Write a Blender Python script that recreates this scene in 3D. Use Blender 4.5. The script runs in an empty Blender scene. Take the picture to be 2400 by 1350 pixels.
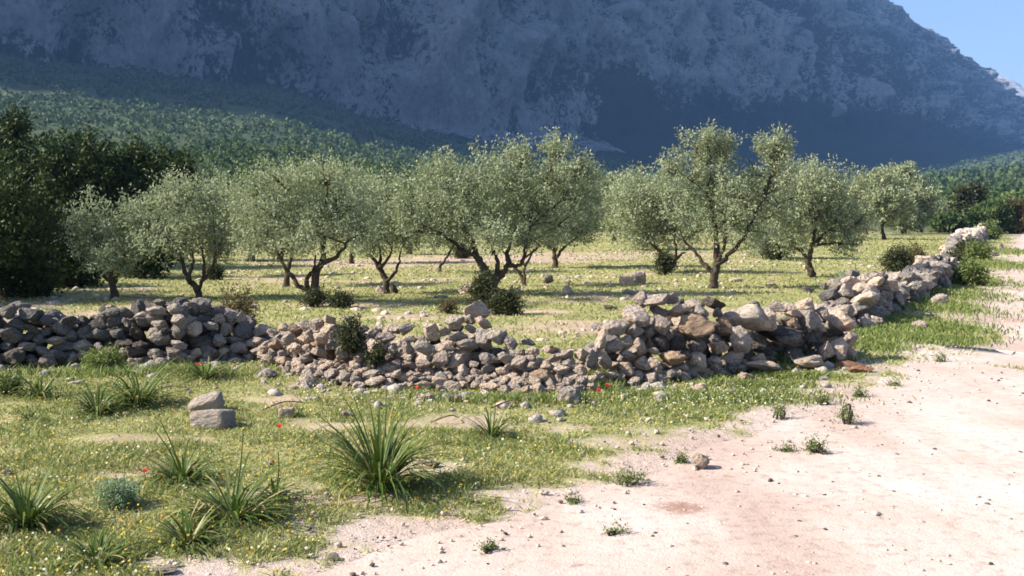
import bpy, bmesh, math
import numpy as np
from mathutils import Vector, Matrix, Euler

# ------------------------------------------------------------------ camera, sky, sun, exposure
scene = bpy.context.scene
F, HOR, EYE = 2355.0, 505.0, 1.6            # focal length in photo pixels, horizon row, eye height
PITCH = math.atan((675.0 - HOR) / F)
cam_d = bpy.data.cameras.new('camera'); cam = bpy.data.objects.new('camera', cam_d)
scene.collection.objects.link(cam); scene.camera = cam
cam.location = (0, 0, EYE); cam.rotation_euler = (math.pi / 2 - PITCH, 0, 0)
cam_d.sensor_width = 36; cam_d.lens = 36 * F / 2400; cam_d.clip_start = 0.05; cam_d.clip_end = 20000

SUN_EL, SUN_BACK = math.radians(36), math.radians(-6)    # sun on the left, a little to the camera's side
to_sun = Vector((-math.cos(SUN_BACK) * math.cos(SUN_EL), math.sin(SUN_BACK) * math.cos(SUN_EL), math.sin(SUN_EL)))
world = bpy.data.worlds.new('World'); scene.world = world; world.use_nodes = True
wn = world.node_tree.nodes; wl = world.node_tree.links
sky = wn.new('ShaderNodeTexSky'); sky.sky_type = 'NISHITA'; sky.sun_disc = False
sky.sun_elevation = SUN_EL; sky.sun_rotation = math.atan2(to_sun.x, to_sun.y)
sky.altitude = 100; sky.air_density = 1.0; sky.dust_density = 2.0; sky.ozone_density = 1.0
bg = wn['Background']; bg.inputs['Strength'].default_value = 0.075
wl.new(sky.outputs[0], bg.inputs[0])
sun_d = bpy.data.lights.new('sun', 'SUN'); sun_d.energy = 5.0; sun_d.angle = math.radians(0.53); sun_d.color = (1.0, 0.93, 0.82)
sun = bpy.data.objects.new('sun', sun_d); scene.collection.objects.link(sun)
sun.rotation_euler = to_sun.to_track_quat('Z', 'Y').to_euler(); sun.location = (-40, 10, 60)
scene.view_settings.view_transform = 'Standard'; scene.view_settings.look = 'None'
scene.view_settings.exposure = 1.45; scene.view_settings.gamma = 1.0; scene.view_settings.use_curve_mapping = False
HAZE_DENSITY = 0.00017
cy = scene.cycles
cy.max_bounces = 6; cy.diffuse_bounces = 3; cy.glossy_bounces = 2; cy.transmission_bounces = 4; cy.volume_bounces = 0
cy.use_denoising = True; cy.caustics_reflective = False; cy.caustics_refractive = False
cy.filter_width = 1.7

# ------------------------------------------------------------------ helpers
COL = scene.collection.objects
rng = np.random.default_rng(7)
cp, sp = math.cos(PITCH), math.sin(PITCH)

def ray(px, py):
    a, b = (px - 1200) / F, (675 - py) / F
    return np.array((a, cp + b * sp, -sp + b * cp))
def at(px, py, Y):                     # point on the line of sight at ground distance Y
    r = ray(px, py); k = Y / r[1]
    return np.array((r[0] * k, Y, EYE + r[2] * k))
def gp(px, py):                        # point on the level ground seen at a photo position
    r = ray(px, py); k = -EYE / r[2]
    return np.array((r[0] * k, r[1] * k, 0.0))
def on(px, py):
    p = gp(px, py); p[2] = float(hg(p[0], p[1])); return p

def _hash(ix, iy, iz, seed):
    h = (ix.astype(np.int64) * 374761393 + iy.astype(np.int64) * 668265263 + iz.astype(np.int64) * 2147483647 + seed * 974634541) & 0xFFFFFFFF
    h = ((h ^ (h >> 13)) * 1274126177) & 0xFFFFFFFF
    h = ((h ^ (h >> 16)) * 2246822519) & 0xFFFFFFFF
    return ((h ^ (h >> 15)) & 0xFFFFFF) / float(0xFFFFFF)
def vnoise(x, y, z=0.0, seed=0):
    x, y, z = np.broadcast_arrays(np.asarray(x, float), np.asarray(y, float), np.asarray(z, float))
    ix, iy, iz = np.floor(x), np.floor(y), np.floor(z)
    fx, fy, fz = x - ix, y - iy, z - iz
    fx, fy, fz = [f * f * f * (f * (f * 6 - 15) + 10) for f in (fx, fy, fz)]
    r = 0
    for a in (0, 1):
        for b in (0, 1):
            for c in (0, 1):
                w = (fx if a else 1 - fx) * (fy if b else 1 - fy) * (fz if c else 1 - fz)
                r = r + w * _hash(ix + a, iy + b, iz + c, seed)
    return r * 2 - 1
def fbm(x, y, z=0.0, oct=4, seed=0, gain=0.5):
    r, amp, tot = 0, 1.0, 0
    for i in range(oct):
        r = r + amp * vnoise(np.asarray(x) * 2 ** i, np.asarray(y) * 2 ** i, np.asarray(z) * 2 ** i, seed + i * 17); tot += amp; amp *= gain
    return r / tot
def sstep(a, b, x):
    t = np.clip((np.asarray(x, float) - a) / (b - a), 0, 1); return t * t * (3 - 2 * t)
def unit(v):
    return v / np.maximum(np.linalg.norm(v, axis=-1, keepdims=True), 1e-9)

def make_mesh(name, V, Fc, mat=None, smooth=False, attrs=None):
    V = np.asarray(V, np.float32); Fc = np.asarray(Fc, np.int32); k = Fc.shape[1]
    me = bpy.data.meshes.new(name)
    me.vertices.add(len(V)); me.vertices.foreach_set('co', V.ravel())
    me.loops.add(Fc.size); me.loops.foreach_set('vertex_index', Fc.ravel())
    me.polygons.add(len(Fc)); me.polygons.foreach_set('loop_start', np.arange(len(Fc), dtype=np.int32) * k)
    if attrs:
        for an, av in attrs.items():
            me.attributes.new(an, 'FLOAT', 'POINT').data.foreach_set('value', np.asarray(av, np.float32))
    me.update(calc_edges=True)
    if smooth: me.polygons.foreach_set('use_smooth', np.ones(len(Fc), bool))
    if mat: me.materials.append(mat)
    return me
def link(name, data, parent=None, loc=None):
    o = bpy.data.objects.new(name, data); COL.link(o)
    if parent is not None: o.parent = parent
    if loc is not None: o.location = loc
    return o
def tag(o, label=None, cat=None, group=None, kind=None):
    for k, v in (('label', label), ('category', cat), ('group', group), ('kind', kind)):
        if v: o[k] = v
    return o
def thing(name, loc, label, cat, group=None, rz=0):
    o = link(name, None, None, loc); o.rotation_euler = (0, 0, rz); o.empty_display_size = 0.1
    return tag(o, label, cat, group, 'thing' if 'wall' in name else None)

# ------------------------------------------------------------------ materials
def nodes_of(name):
    m = bpy.data.materials.new(name); m.use_nodes = True
    nt = m.node_tree; b = nt.nodes['Principled BSDF']; b.inputs['Specular IOR Level'].default_value = 0.25
    return m, nt, b
def N(nt, t, **kw):
    n = nt.nodes.new(t)
    for k, v in kw.items():
        if k in n.inputs.keys(): n.inputs[k].default_value = v
        else: setattr(n, k, v)
    return n
def ramp(nt, src, stops):
    r = nt.nodes.new('ShaderNodeValToRGB'); nt.links.new(src, r.inputs[0]); e = r.color_ramp.elements
    while len(e) < len(stops): e.new(0.5)
    for el, (p, c) in zip(e, stops): el.position = p; el.color = (c + (1,)) if len(c) == 3 else c
    return r.outputs[0]
def mixc(nt, fac, a, b, mode='MIX'):
    m = nt.nodes.new('ShaderNodeMix'); m.data_type = 'RGBA'; m.blend_type = mode
    for sock, v in ((m.inputs[0], fac), (m.inputs[6], a), (m.inputs[7], b)):
        if hasattr(v, 'is_linked'): nt.links.new(v, sock)
        else: sock.default_value = v if isinstance(v, (int, float)) else tuple(v) + (1,) if len(v) == 3 else v
    return m.outputs[2]
def noise_tex(nt, vec, scale, detail=4, rough=0.55):
    n = N(nt, 'ShaderNodeTexNoise', Scale=scale, Detail=detail, Roughness=rough); nt.links.new(vec, n.inputs['Vector']); return n.outputs['Fac']
def math_node(nt, op, a, b=0.0):
    m = nt.nodes.new('ShaderNodeMath'); m.operation = op
    for s, v in ((m.inputs[0], a), (m.inputs[1], b)):
        if hasattr(v, 'is_linked'): nt.links.new(v, s)
        else: s.default_value = v
    return m.outputs[0]
def bump(nt, b, h, strength, dist):
    n = N(nt, 'ShaderNodeBump', Strength=strength, Distance=dist); nt.links.new(h, n.inputs['Height']); nt.links.new(n.outputs[0], b.inputs['Normal'])

def mat_leaf(name, cols, rough=0.55, trans=0.3, spec=0.2):
    m, nt, b = nodes_of(name)
    g = N(nt, 'ShaderNodeNewGeometry')
    stops = [(i / max(1, len(cols) - 1), c) for i, c in enumerate(cols)]
    c = ramp(nt, g.outputs['Random Per Island'], stops)
    b.inputs['Roughness'].default_value = rough; b.inputs['Specular IOR Level'].default_value = spec
    nt.links.new(c, b.inputs['Base Color'])
    t = N(nt, 'ShaderNodeBsdfTranslucent'); nt.links.new(c, t.inputs['Color'])
    mx = N(nt, 'ShaderNodeMixShader'); mx.inputs[0].default_value = trans
    nt.links.new(b.outputs[0], mx.inputs[1]); nt.links.new(t.outputs[0], mx.inputs[2])
    nt.links.new(mx.outputs[0], nt.nodes['Material Output'].inputs['Surface'])
    return m
def mat_stone(name, c1, c2, c3, spot, spots=0.5):
    m, nt, b = nodes_of(name)
    tc = N(nt, 'ShaderNodeTexCoord'); oi = N(nt, 'ShaderNodeObjectInfo')
    off = N(nt, 'ShaderNodeVectorMath', operation='MULTIPLY_ADD'); nt.links.new(oi.outputs['Random'], off.inputs[0])
    off.inputs[1].default_value = (37, 61, 83); nt.links.new(tc.outputs['Object'], off.inputs[2])
    v = off.outputs[0]
    n1 = noise_tex(nt, v, 1.0, 5, 0.6)
    c = ramp(nt, n1, [(0.32, c2), (0.5, c1), (0.68, c3)])
    br = ramp(nt, oi.outputs['Random'], [(0.0, (0.74, 0.75, 0.78)), (0.5, (1, 0.99, 0.97)), (1.0, (1.22, 1.14, 1.05))])
    c = mixc(nt, 1.0, c, br, 'MULTIPLY')
    n2 = noise_tex(nt, v, 2.0, 6, 0.7)
    lich = ramp(nt, n2, [(0.5, (0, 0, 0)), (0.62, (1, 1, 1))])
    c = mixc(nt, math_node(nt, 'MULTIPLY', lich, spots), c, spot)
    vo = N(nt, 'ShaderNodeTexVoronoi', Scale=3.0); nt.links.new(v, vo.inputs['Vector'])
    n3 = noise_tex(nt, v, 4.5, 6, 0.75)
    pit = ramp(nt, n3, [(0.34, (0.5, 0.46, 0.43)), (0.46, (1, 1, 1))])
    c = mixc(nt, 0.85, c, pit, 'MULTIPLY')
    nt.links.new(c, b.inputs['Base Color']); b.inputs['Roughness'].default_value = 0.92
    h = math_node(nt, 'ADD', math_node(nt, 'MULTIPLY', n3, 0.6), math_node(nt, 'MULTIPLY', n2, 0.8))
    bump(nt, b, math_node(nt, 'ADD', h, math_node(nt, 'MULTIPLY', vo.outputs['Distance'], 0.5)), 1.0, 0.09)
    return m
M = {}
M['stone_pale'] = mat_stone('pale_limestone', (0.62, 0.50, 0.41), (0.58, 0.43, 0.32), (0.68, 0.58, 0.50), (0.36, 0.32, 0.275), 0.45)
M['stone_grey'] = mat_stone('grey_limestone', (0.49, 0.425, 0.365), (0.56, 0.445, 0.355), (0.42, 0.385, 0.35), (0.23, 0.205, 0.185), 0.5)
M['stone_dark'] = mat_stone('dark_limestone', (0.115, 0.10, 0.088), (0.17, 0.14, 0.115), (0.085, 0.08, 0.075), (0.05, 0.045, 0.04), 0.6)
M['stone_dark_grey'] = mat_stone('dark_grey_limestone', (0.235, 0.217, 0.20), (0.31, 0.26, 0.215), (0.185, 0.175, 0.168), (0.10, 0.097, 0.092), 0.5)  # darker grey stone tone shared by several walls
M['stone_tan'] = mat_stone('tan_limestone', (0.46, 0.33, 0.23), (0.38, 0.25, 0.16), (0.50, 0.40, 0.30), (0.20, 0.16, 0.13), 0.4)
M['stone_red'] = mat_stone('reddish_slab_stone', (0.36, 0.19, 0.12), (0.30, 0.15, 0.09), (0.42, 0.27, 0.19), (0.20, 0.13, 0.10), 0.3)

M['olive_leaf'] = mat_leaf('olive_leaf', [(0.215, 0.255, 0.125), (0.26, 0.30, 0.16), (0.31, 0.345, 0.21), (0.39, 0.42, 0.285), (0.235, 0.275, 0.135)], 0.7, 0.34, 0.15)
M['olive_leaf_far'] = mat_leaf('far_olive_leaf', [(0.21, 0.25, 0.12), (0.28, 0.315, 0.17), (0.40, 0.43, 0.28), (0.23, 0.27, 0.13)], 0.6, 0.32, 0.2)
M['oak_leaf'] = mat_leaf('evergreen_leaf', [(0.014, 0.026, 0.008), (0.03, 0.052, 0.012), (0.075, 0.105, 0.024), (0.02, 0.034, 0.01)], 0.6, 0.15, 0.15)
M['wood_leaf'] = mat_leaf('woodland_leaf', [(0.038, 0.065, 0.026), (0.07, 0.11, 0.038), (0.125, 0.17, 0.055), (0.055, 0.085, 0.03)], 0.7, 0.35, 0.1)
M['scrub_leaf'] = mat_leaf('hillside_scrub_leaf', [(0.05, 0.08, 0.036), (0.08, 0.115, 0.048), (0.11, 0.14, 0.062)], 0.8, 0.2, 0.1)
M['bush_leaf'] = mat_leaf('dark_bush_leaf', [(0.03, 0.04, 0.015), (0.055, 0.065, 0.022), (0.045, 0.05, 0.02), (0.08, 0.085, 0.03)], 0.55, 0.2, 0.25)
M['brown_leaf'] = mat_leaf('brown_bush_leaf', [(0.09, 0.06, 0.03), (0.13, 0.095, 0.04), (0.08, 0.08, 0.03), (0.17, 0.12, 0.06)], 0.7, 0.25, 0.15)
M['weed_leaf'] = mat_leaf('weed_leaf', [(0.09, 0.13, 0.03), (0.14, 0.18, 0.05), (0.18, 0.21, 0.08)], 0.6, 0.3, 0.2)
M['blue_leaf'] = mat_leaf('blue_green_leaf', [(0.17, 0.25, 0.12), (0.23, 0.31, 0.17), (0.30, 0.37, 0.23)], 0.6, 0.3, 0.2)
M['grass'] = mat_leaf('grass_blade', [(0.235, 0.275, 0.08), (0.315, 0.345, 0.115), (0.43, 0.41, 0.18), (0.185, 0.235, 0.055), (0.53, 0.475, 0.29)], 0.6, 0.35, 0.2)
M['lush_grass'] = mat_leaf('lush_grass_blade', [(0.12, 0.17, 0.035), (0.19, 0.24, 0.06), (0.27, 0.30, 0.11), (0.09, 0.135, 0.03)], 0.6, 0.35, 0.2)
M['yellow_petal'] = mat_leaf('yellow_petal', [(0.55, 0.40, 0.03), (0.62, 0.50, 0.10), (0.6, 0.30, 0.03)], 0.6, 0.3, 0.1)
M['white_petal'] = mat_leaf('white_petal', [(0.68, 0.66, 0.5), (0.72, 0.68, 0.42)], 0.6, 0.3, 0.1)
M['poppy_petal'] = mat_leaf('poppy_petal', [(0.62, 0.05, 0.025), (0.70, 0.08, 0.03)], 0.5, 0.35, 0.15)
def mat_asphodel():
    m, nt, b = nodes_of('asphodel_leaf'); oi = N(nt, 'ShaderNodeObjectInfo'); tc = N(nt, 'ShaderNodeTexCoord')
    c = ramp(nt, oi.outputs['Random'], [(0.0, (0.045, 0.08, 0.012)), (0.45, (0.08, 0.125, 0.022)), (0.8, (0.13, 0.175, 0.04)), (0.90, (0.20, 0.22, 0.07)), (0.94, (0.36, 0.29, 0.14))])
    n = noise_tex(nt, tc.outputs['Object'], 9, 2); c = mixc(nt, 0.35, c, ramp(nt, n, [(0.3, (0.5, 0.55, 0.5)), (0.7, (1.2, 1.15, 1.0))]), 'MULTIPLY')
    nt.links.new(c, b.inputs['Base Color']); b.inputs['Roughness'].default_value = 0.5; b.inputs['Specular IOR Level'].default_value = 0.25
    t = N(nt, 'ShaderNodeBsdfTranslucent'); nt.links.new(c, t.inputs['Color'])
    mx = N(nt, 'ShaderNodeMixShader'); mx.inputs[0].default_value = 0.2
    nt.links.new(b.outputs[0], mx.inputs[1]); nt.links.new(t.outputs[0], mx.inputs[2]); nt.links.new(mx.outputs[0], nt.nodes['Material Output'].inputs['Surface'])
    return m
M['asphodel'] = mat_asphodel()
def mat_bark(name, a, b_):
    m, nt, b = nodes_of(name); tc = N(nt, 'ShaderNodeTexCoord')
    n = noise_tex(nt, tc.outputs['Object'], 9, 5, 0.65)
    nt.links.new(ramp(nt, n, [(0.35, a), (0.65, b_)]), b.inputs['Base Color']); b.inputs['Roughness'].default_value = 0.95
    bump(nt, b, n, 1.0, 0.03); return m
M['bark'] = mat_bark('olive_bark', (0.035, 0.026, 0.018), (0.10, 0.075, 0.05))
M['dark_bark'] = mat_bark('dark_bark', (0.025, 0.02, 0.015), (0.06, 0.048, 0.035))
M['stick'] = mat_bark('dry_stick', (0.12, 0.07, 0.04), (0.25, 0.17, 0.11))

def dirt_nodes(nt, v):
    n1 = noise_tex(nt, v, 0.55, 5, 0.6); n2 = noise_tex(nt, v, 14, 6, 0.7); n3 = noise_tex(nt, v, 70, 3, 0.6)
    c = ramp(nt, n1, [(0.3, (0.40, 0.295, 0.245)), (0.5, (0.485, 0.39, 0.34)), (0.7, (0.56, 0.48, 0.44))])
    c = mixc(nt, 0.8, c, ramp(nt, n2, [(0.30, (0.58, 0.50, 0.46)), (0.46, (0.95, 0.94, 0.93)), (0.7, (1.06, 1.05, 1.04))]), 'MULTIPLY')
    c = mixc(nt, 0.6, c, ramp(nt, n3, [(0.28, (0.6, 0.55, 0.5)), (0.42, (1, 1, 1))]), 'MULTIPLY')
    return c, math_node(nt, 'ADD', math_node(nt, 'MULTIPLY', n2, 0.7), math_node(nt, 'MULTIPLY', n3, 0.4))
STAIN = gp(1595, 1195)
def mat_road():
    m, nt, b = nodes_of('pale_dirt_road'); g = N(nt, 'ShaderNodeNewGeometry')
    c, h = dirt_nodes(nt, g.outputs['Position'])
    rot = N(nt, 'ShaderNodeMapping'); rot.inputs['Rotation'].default_value = (0, 0, math.radians(35)); rot.inputs['Scale'].default_value = (1.5, 0.16, 1); nt.links.new(g.outputs['Position'], rot.inputs[0])
    ruts = noise_tex(nt, rot.outputs[0], 1.0, 4, 0.55)                 # long wheel-worn streaks along the track
    c = mixc(nt, 0.8, c, ramp(nt, ruts, [(0.3, (0.80, 0.74, 0.70)), (0.5, (1, 1, 1)), (0.7, (1.12, 1.14, 1.16))]), 'MULTIPLY')
    c = mixc(nt, N(nt, 'ShaderNodeAttribute', attribute_name='worn').outputs['Fac'], c, mixc(nt, 1.0, c, (1.12, 1.15, 1.17), 'MULTIPLY'))   # the driven part is worn paler
    st = N(nt, 'ShaderNodeMapping'); st.vector_type = 'TEXTURE'; st.inputs['Location'].default_value = tuple(STAIN); st.inputs['Scale'].default_value = (0.17, 0.16, 1); nt.links.new(g.outputs['Position'], st.inputs[0])
    ln = N(nt, 'ShaderNodeVectorMath', operation='LENGTH'); nt.links.new(st.outputs[0], ln.inputs[0])
    sn = noise_tex(nt, g.outputs['Position'], 25, 5, 0.7)
    sm = ramp(nt, math_node(nt, 'ADD', ln.outputs['Value'], math_node(nt, 'MULTIPLY', math_node(nt, 'SUBTRACT', sn, 0.5), 2.2)), [(0.35, (1, 1, 1)), (1.0, (0, 0, 0))])
    c = mixc(nt, math_node(nt, 'MULTIPLY', sm, 0.75), c, (0.24, 0.12, 0.085))        # brown stain
    nt.links.new(c, b.inputs['Base Color']); b.inputs['Roughness'].default_value = 0.95
    bump(nt, b, h, 0.6, 0.02); return m
def mat_ground():
    m, nt, b = nodes_of('meadow_ground'); g = N(nt, 'ShaderNodeNewGeometry'); v = g.outputs['Position']
    dirt, h = dirt_nodes(nt, v)
    def attr(n): return N(nt, 'ShaderNodeAttribute', attribute_name=n).outputs['Fac']
    na = noise_tex(nt, v, 1.3, 6, 0.65); nb = noise_tex(nt, v, 11, 6, 0.7)
    turf = ramp(nt, na, [(0.30, (0.19, 0.21, 0.075)), (0.5, (0.30, 0.285, 0.125)), (0.72, (0.43, 0.365, 0.205))])
    turf = mixc(nt, 0.9, turf, ramp(nt, nb, [(0.30, (0.45, 0.5, 0.4)), (0.52, (1, 1, 1)), (0.72, (1.35, 1.25, 1.1))]), 'MULTIPLY')
    soil = mixc(nt, 0.85, ramp(nt, na, [(0.3, (0.36, 0.26, 0.19)), (0.7, (0.50, 0.38, 0.30))]), ramp(nt, nb, [(0.3, (0.6, 0.55, 0.5)), (0.5, (1, 1, 1)), (0.72, (1.2, 1.2, 1.2))]), 'MULTIPLY')
    cov = math_node(nt, 'ADD', attr('cover'), math_node(nt, 'MULTIPLY', math_node(nt, 'SUBTRACT', nb, 0.5), 1.3))
    cov = ramp(nt, cov, [(0.28, (0, 0, 0)), (0.72, (1, 1, 1))])
    base = mixc(nt, attr('pale'), soil, dirt)
    c = mixc(nt, cov, base, turf)
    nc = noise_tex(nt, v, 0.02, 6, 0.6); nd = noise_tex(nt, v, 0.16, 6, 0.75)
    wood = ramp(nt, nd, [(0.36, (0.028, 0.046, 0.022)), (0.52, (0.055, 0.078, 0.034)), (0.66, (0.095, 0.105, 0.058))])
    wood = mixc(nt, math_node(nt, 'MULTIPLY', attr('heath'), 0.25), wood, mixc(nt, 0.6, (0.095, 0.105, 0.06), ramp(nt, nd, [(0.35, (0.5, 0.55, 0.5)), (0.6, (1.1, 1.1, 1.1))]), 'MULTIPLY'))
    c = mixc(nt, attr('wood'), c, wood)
    nt.links.new(c, b.inputs['Base Color']); b.inputs['Roughness'].default_value = 0.97; b.inputs['Specular IOR Level'].default_value = 0.1
    bump(nt, b, math_node(nt, 'ADD', h, nb), 0.8, 0.03)
    return m
M['road'] = mat_road(); M['ground'] = mat_ground()
def mat_mountain(name, snow=0.0):
    m, nt, b = nodes_of(name); g = N(nt, 'ShaderNodeNewGeometry'); v = g.outputs['Position']
    st = N(nt, 'ShaderNodeVectorMath', operation='MULTIPLY'); nt.links.new(v, st.inputs[0]); st.inputs[1].default_value = (1, 1, 0.8)
    n1 = noise_tex(nt, st.outputs[0], 0.028, 7, 0.72); n2 = noise_tex(nt, st.outputs[0], 0.13, 7, 0.8)
    at_ = N(nt, 'ShaderNodeAttribute', attribute_name='rock').outputs['Fac']
    k = math_node(nt, 'ADD', at_, math_node(nt, 'ADD', math_node(nt, 'MULTIPLY', math_node(nt, 'SUBTRACT', n1, 0.5), 1.5), math_node(nt, 'MULTIPLY', math_node(nt, 'SUBTRACT', n2, 0.5), 2.4)))
    mask = ramp(nt, k, [(0.47, (0, 0, 0)), (0.58, (1, 1, 1))])
    rock = ramp(nt, n2, [(0.3, (0.13, 0.128, 0.132)), (0.5, (0.27, 0.264, 0.268)), (0.7, (0.43, 0.418, 0.415))])
    scrub = ramp(nt, n2, [(0.3, (0.014, 0.024, 0.012)), (0.7, (0.032, 0.047, 0.021))])
    c = mixc(nt, mask, scrub, rock)
    if snow: c = mixc(nt, ramp(nt, n1, [(0.35, (0, 0, 0)), (0.55, (1, 1, 1))]), c, (0.52, 0.49, 0.47))
    nt.links.new(c, b.inputs['Base Color']); b.inputs['Roughness'].default_value = 0.98; b.inputs['Specular IOR Level'].default_value = 0.05
    bump(nt, b, math_node(nt, 'ADD', n1, math_node(nt, 'MULTIPLY', n2, 0.5)), 1.0, 9.0)
    return m
M['mountain'] = mat_mountain('limestone_mountain'); M['far_mountain'] = mat_mountain('bare_far_mountain', 1.0)

# ------------------------------------------------------------------ terrain functions
EDGE = np.array([gp(*p)[:2] for p in [(560, 1335), (740, 1275), (900, 1235), (1100, 1190), (1300, 1130), (1500, 1065), (1700, 1000), (1880, 935), (2020, 885), (2085, 825), (2135, 800),
        (2165, 842), (2230, 850), (2292, 815), (2272, 725), (2330, 655), (2352, 615), (2370, 580), (2388, 543)]])
EDGE = np.vstack([[(-5.5, -2.0), (-2.0, 3.0)], EDGE, [(95, 185)]])
def road_side(x, y):                    # signed distance to the road's left edge: positive on the grass side
    x = np.asarray(x, float); y = np.asarray(y, float)
    best = np.full(np.broadcast(x, y).shape, 1e9); sign = np.ones_like(best)
    for a, b in zip(EDGE[:-1], EDGE[1:]):
        d = b - a; L2 = d @ d
        t = np.clip(((x - a[0]) * d[0] + (y - a[1]) * d[1]) / L2, 0, 1)
        dx, dy = x - (a[0] + t * d[0]), y - (a[1] + t * d[1])
        q = np.hypot(dx, dy); s = np.sign(d[0] * (y - a[1]) - d[1] * (x - a[0])); s = np.where(s == 0, 1, s)
        m = q < best - 1e-9
        best = np.where(m, q, best); sign = np.where(m, s, sign)
    return best * sign
SOIL = [(gp(1380, 600), 6.5, 5.5), (gp(930, 615), 5.0, 4.0), (gp(610, 650), 1.8, 1.6), (gp(1110, 990), 0.5, 0.3), (gp(250, 1105), 0.7, 0.2), (gp(1000, 1095), 0.4, 0.25), (gp(790, 1000), 0.5, 0.15), (gp(330, 1030), 0.6, 0.2), (gp(1350, 770), 1.2, 0.9)]
def cover(x, y):                        # how much of the ground is grown over, 0..1
    x = np.asarray(x, float); y = np.asarray(y, float)
    d = road_side(x, y)
    n = fbm(x * 1.4, y * 1.4, 0, 4, 3)
    n2 = fbm(x * 6, y * 6, 0, 3, 33)
    w = np.clip(0.35 + y * 0.06, 0.4, 1.2)
    c = sstep(-0.55, 0.6, d / w + n * 0.8 + n2 * 0.5)
    patch = fbm(x * 0.55 + 9, y * 0.9, 0, 5, 11)
    c = c * (1 - 0.6 * sstep(0.1, 0.5, patch + 0.25 * n2))
    orchard = sstep(11, 14, y)
    c = c * (1 - 0.28 * orchard * sstep(-0.2, 0.3, fbm(x * 0.25, y * 0.5, 3, 4, 21)))
    for p, rx, ry in SOIL:
        q = ((x - p[0]) / rx) ** 2 + ((y - p[1]) / ry) ** 2
        c = c * (1 - 0.55 * (1 - sstep(0.0, 1.8, q + n * 0.9 + 0.8 * n2)))
    return np.clip(c, 0, 1)
AZ_T = [-1.5, -0.55, -0.36, -0.24, -0.16, -0.06, 0.05, 0.15, 0.32, 0.40, 0.52, 0.8, 1.5]
AZ_A = [92, 88, 80, 74, 58, 44, 34, 26, 22, 22, 30, 34, 36]
def hg(x, y):
    x = np.asarray(x, float); y = np.asarray(y, float)
    r = np.hypot(x, y); az = x / np.maximum(y, 1.0)
    A = np.where(y > 1, np.interp(az, AZ_T, AZ_A), np.where(x < 0, 92, 36))
    A = A * (0.15 + 0.85 * sstep(-0.6, 0.5, y / np.maximum(r, 1)))
    h = A * np.power(np.clip((np.minimum(r, 1700) - 110) / 590, 0, None), 1.25)
    h = h + sstep(250, 600, r) * 7 * fbm(x / 90, y / 90, 0, 4, 5)
    near = sstep(0.1, 1.2, road_side(x, y)) * (1 - sstep(150, 300, r))
    h = h + near * (0.03 * fbm(x * 1.2, y * 1.2, 0, 3, 31) + 0.08 * fbm(x * 0.11, y * 0.11, 0, 2, 8) * sstep(10, 25, r))
    return h

# ------------------------------------------------------------------ the setting: ground, road, mountains
ang = np.concatenate([np.linspace(-math.pi, -0.62, 50, endpoint=False), np.linspace(-0.62, 0.62, 290, endpoint=False), np.linspace(0.62, math.pi, 50)])
rad = np.concatenate([[0.02], np.geomspace(0.5, 4100, 330)])
A_, R_ = np.meshgrid(ang, rad); X, Y = (R_ * np.sin(A_)).ravel(), (R_ * np.cos(A_)).ravel()
nr, na_ = len(rad), len(ang)
def grid_faces(nr, nc):
    i = np.arange((nr - 1) * nc).reshape(nr - 1, nc)[:, :-1].ravel()
    return np.stack([i, i + 1, i + nc + 1, i + nc], 1)
RR = np.hypot(X, Y)
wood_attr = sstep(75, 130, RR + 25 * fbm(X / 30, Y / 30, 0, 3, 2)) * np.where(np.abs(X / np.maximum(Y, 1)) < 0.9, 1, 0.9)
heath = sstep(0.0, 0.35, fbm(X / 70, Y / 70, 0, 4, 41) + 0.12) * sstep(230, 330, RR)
Z = hg(X, Y)
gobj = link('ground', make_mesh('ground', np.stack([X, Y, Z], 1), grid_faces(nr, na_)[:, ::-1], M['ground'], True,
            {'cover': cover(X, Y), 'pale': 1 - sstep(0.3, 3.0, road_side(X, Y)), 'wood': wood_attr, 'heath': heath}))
tag(gobj, 'grassy stony meadow ground rising to wooded foothills', 'ground', kind='structure')

left = EDGE.copy(); right = np.array([(2.0, -9.0), (5.5, 2.0), (9.5, 8.0), (14.5, 16.0), (24, 34), (56, 96), (102, 183)])
def resample(P, n):
    s = np.concatenate([[0], np.cumsum(np.hypot(*np.diff(P, axis=0).T))]); t = np.linspace(0, 1, n) ** 2.2 * s[-1]
    return np.stack([np.interp(t, s, P[:, 0]), np.interp(t, s, P[:, 1])], 1)
L = resample(left, 260); Rr = resample(right, 260)
tn = unit(Rr - L); L = L + tn * (0.30 + 0.16 * fbm(L[:, 0] * 1.7, L[:, 1] * 1.7, 0, 3, 9))[:, None]
nw = 24; rows = []
for j in range(nw + 1):
    t = j / nw; P = L * (1 - t) + Rr * t
    rows.append(np.concatenate([P, np.full((len(P), 1), 0.005)], 1))
V = np.stack(rows, 1).reshape(-1, 3); V[:, 2] += 0.012 * (fbm(V[:, 0] * 0.8, V[:, 1] * 0.8, 0, 2, 6) + 0.9) * np.minimum(1, np.tile(np.arange(nw + 1), len(L)) / 3)
robj = link('dirt_road', make_mesh('dirt_road', V, grid_faces(len(L), nw + 1)[:, ::-1], M['road'], True, {'worn': sstep(0.5, 2.6, -road_side(V[:, 0], V[:, 1]) + 0.5 * fbm(V[:, 0] * 0.6, V[:, 1] * 0.6, 0, 3, 14))}))
tag(robj, 'pale pinkish gravel track curving away along the wall', 'road', kind='structure')

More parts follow.
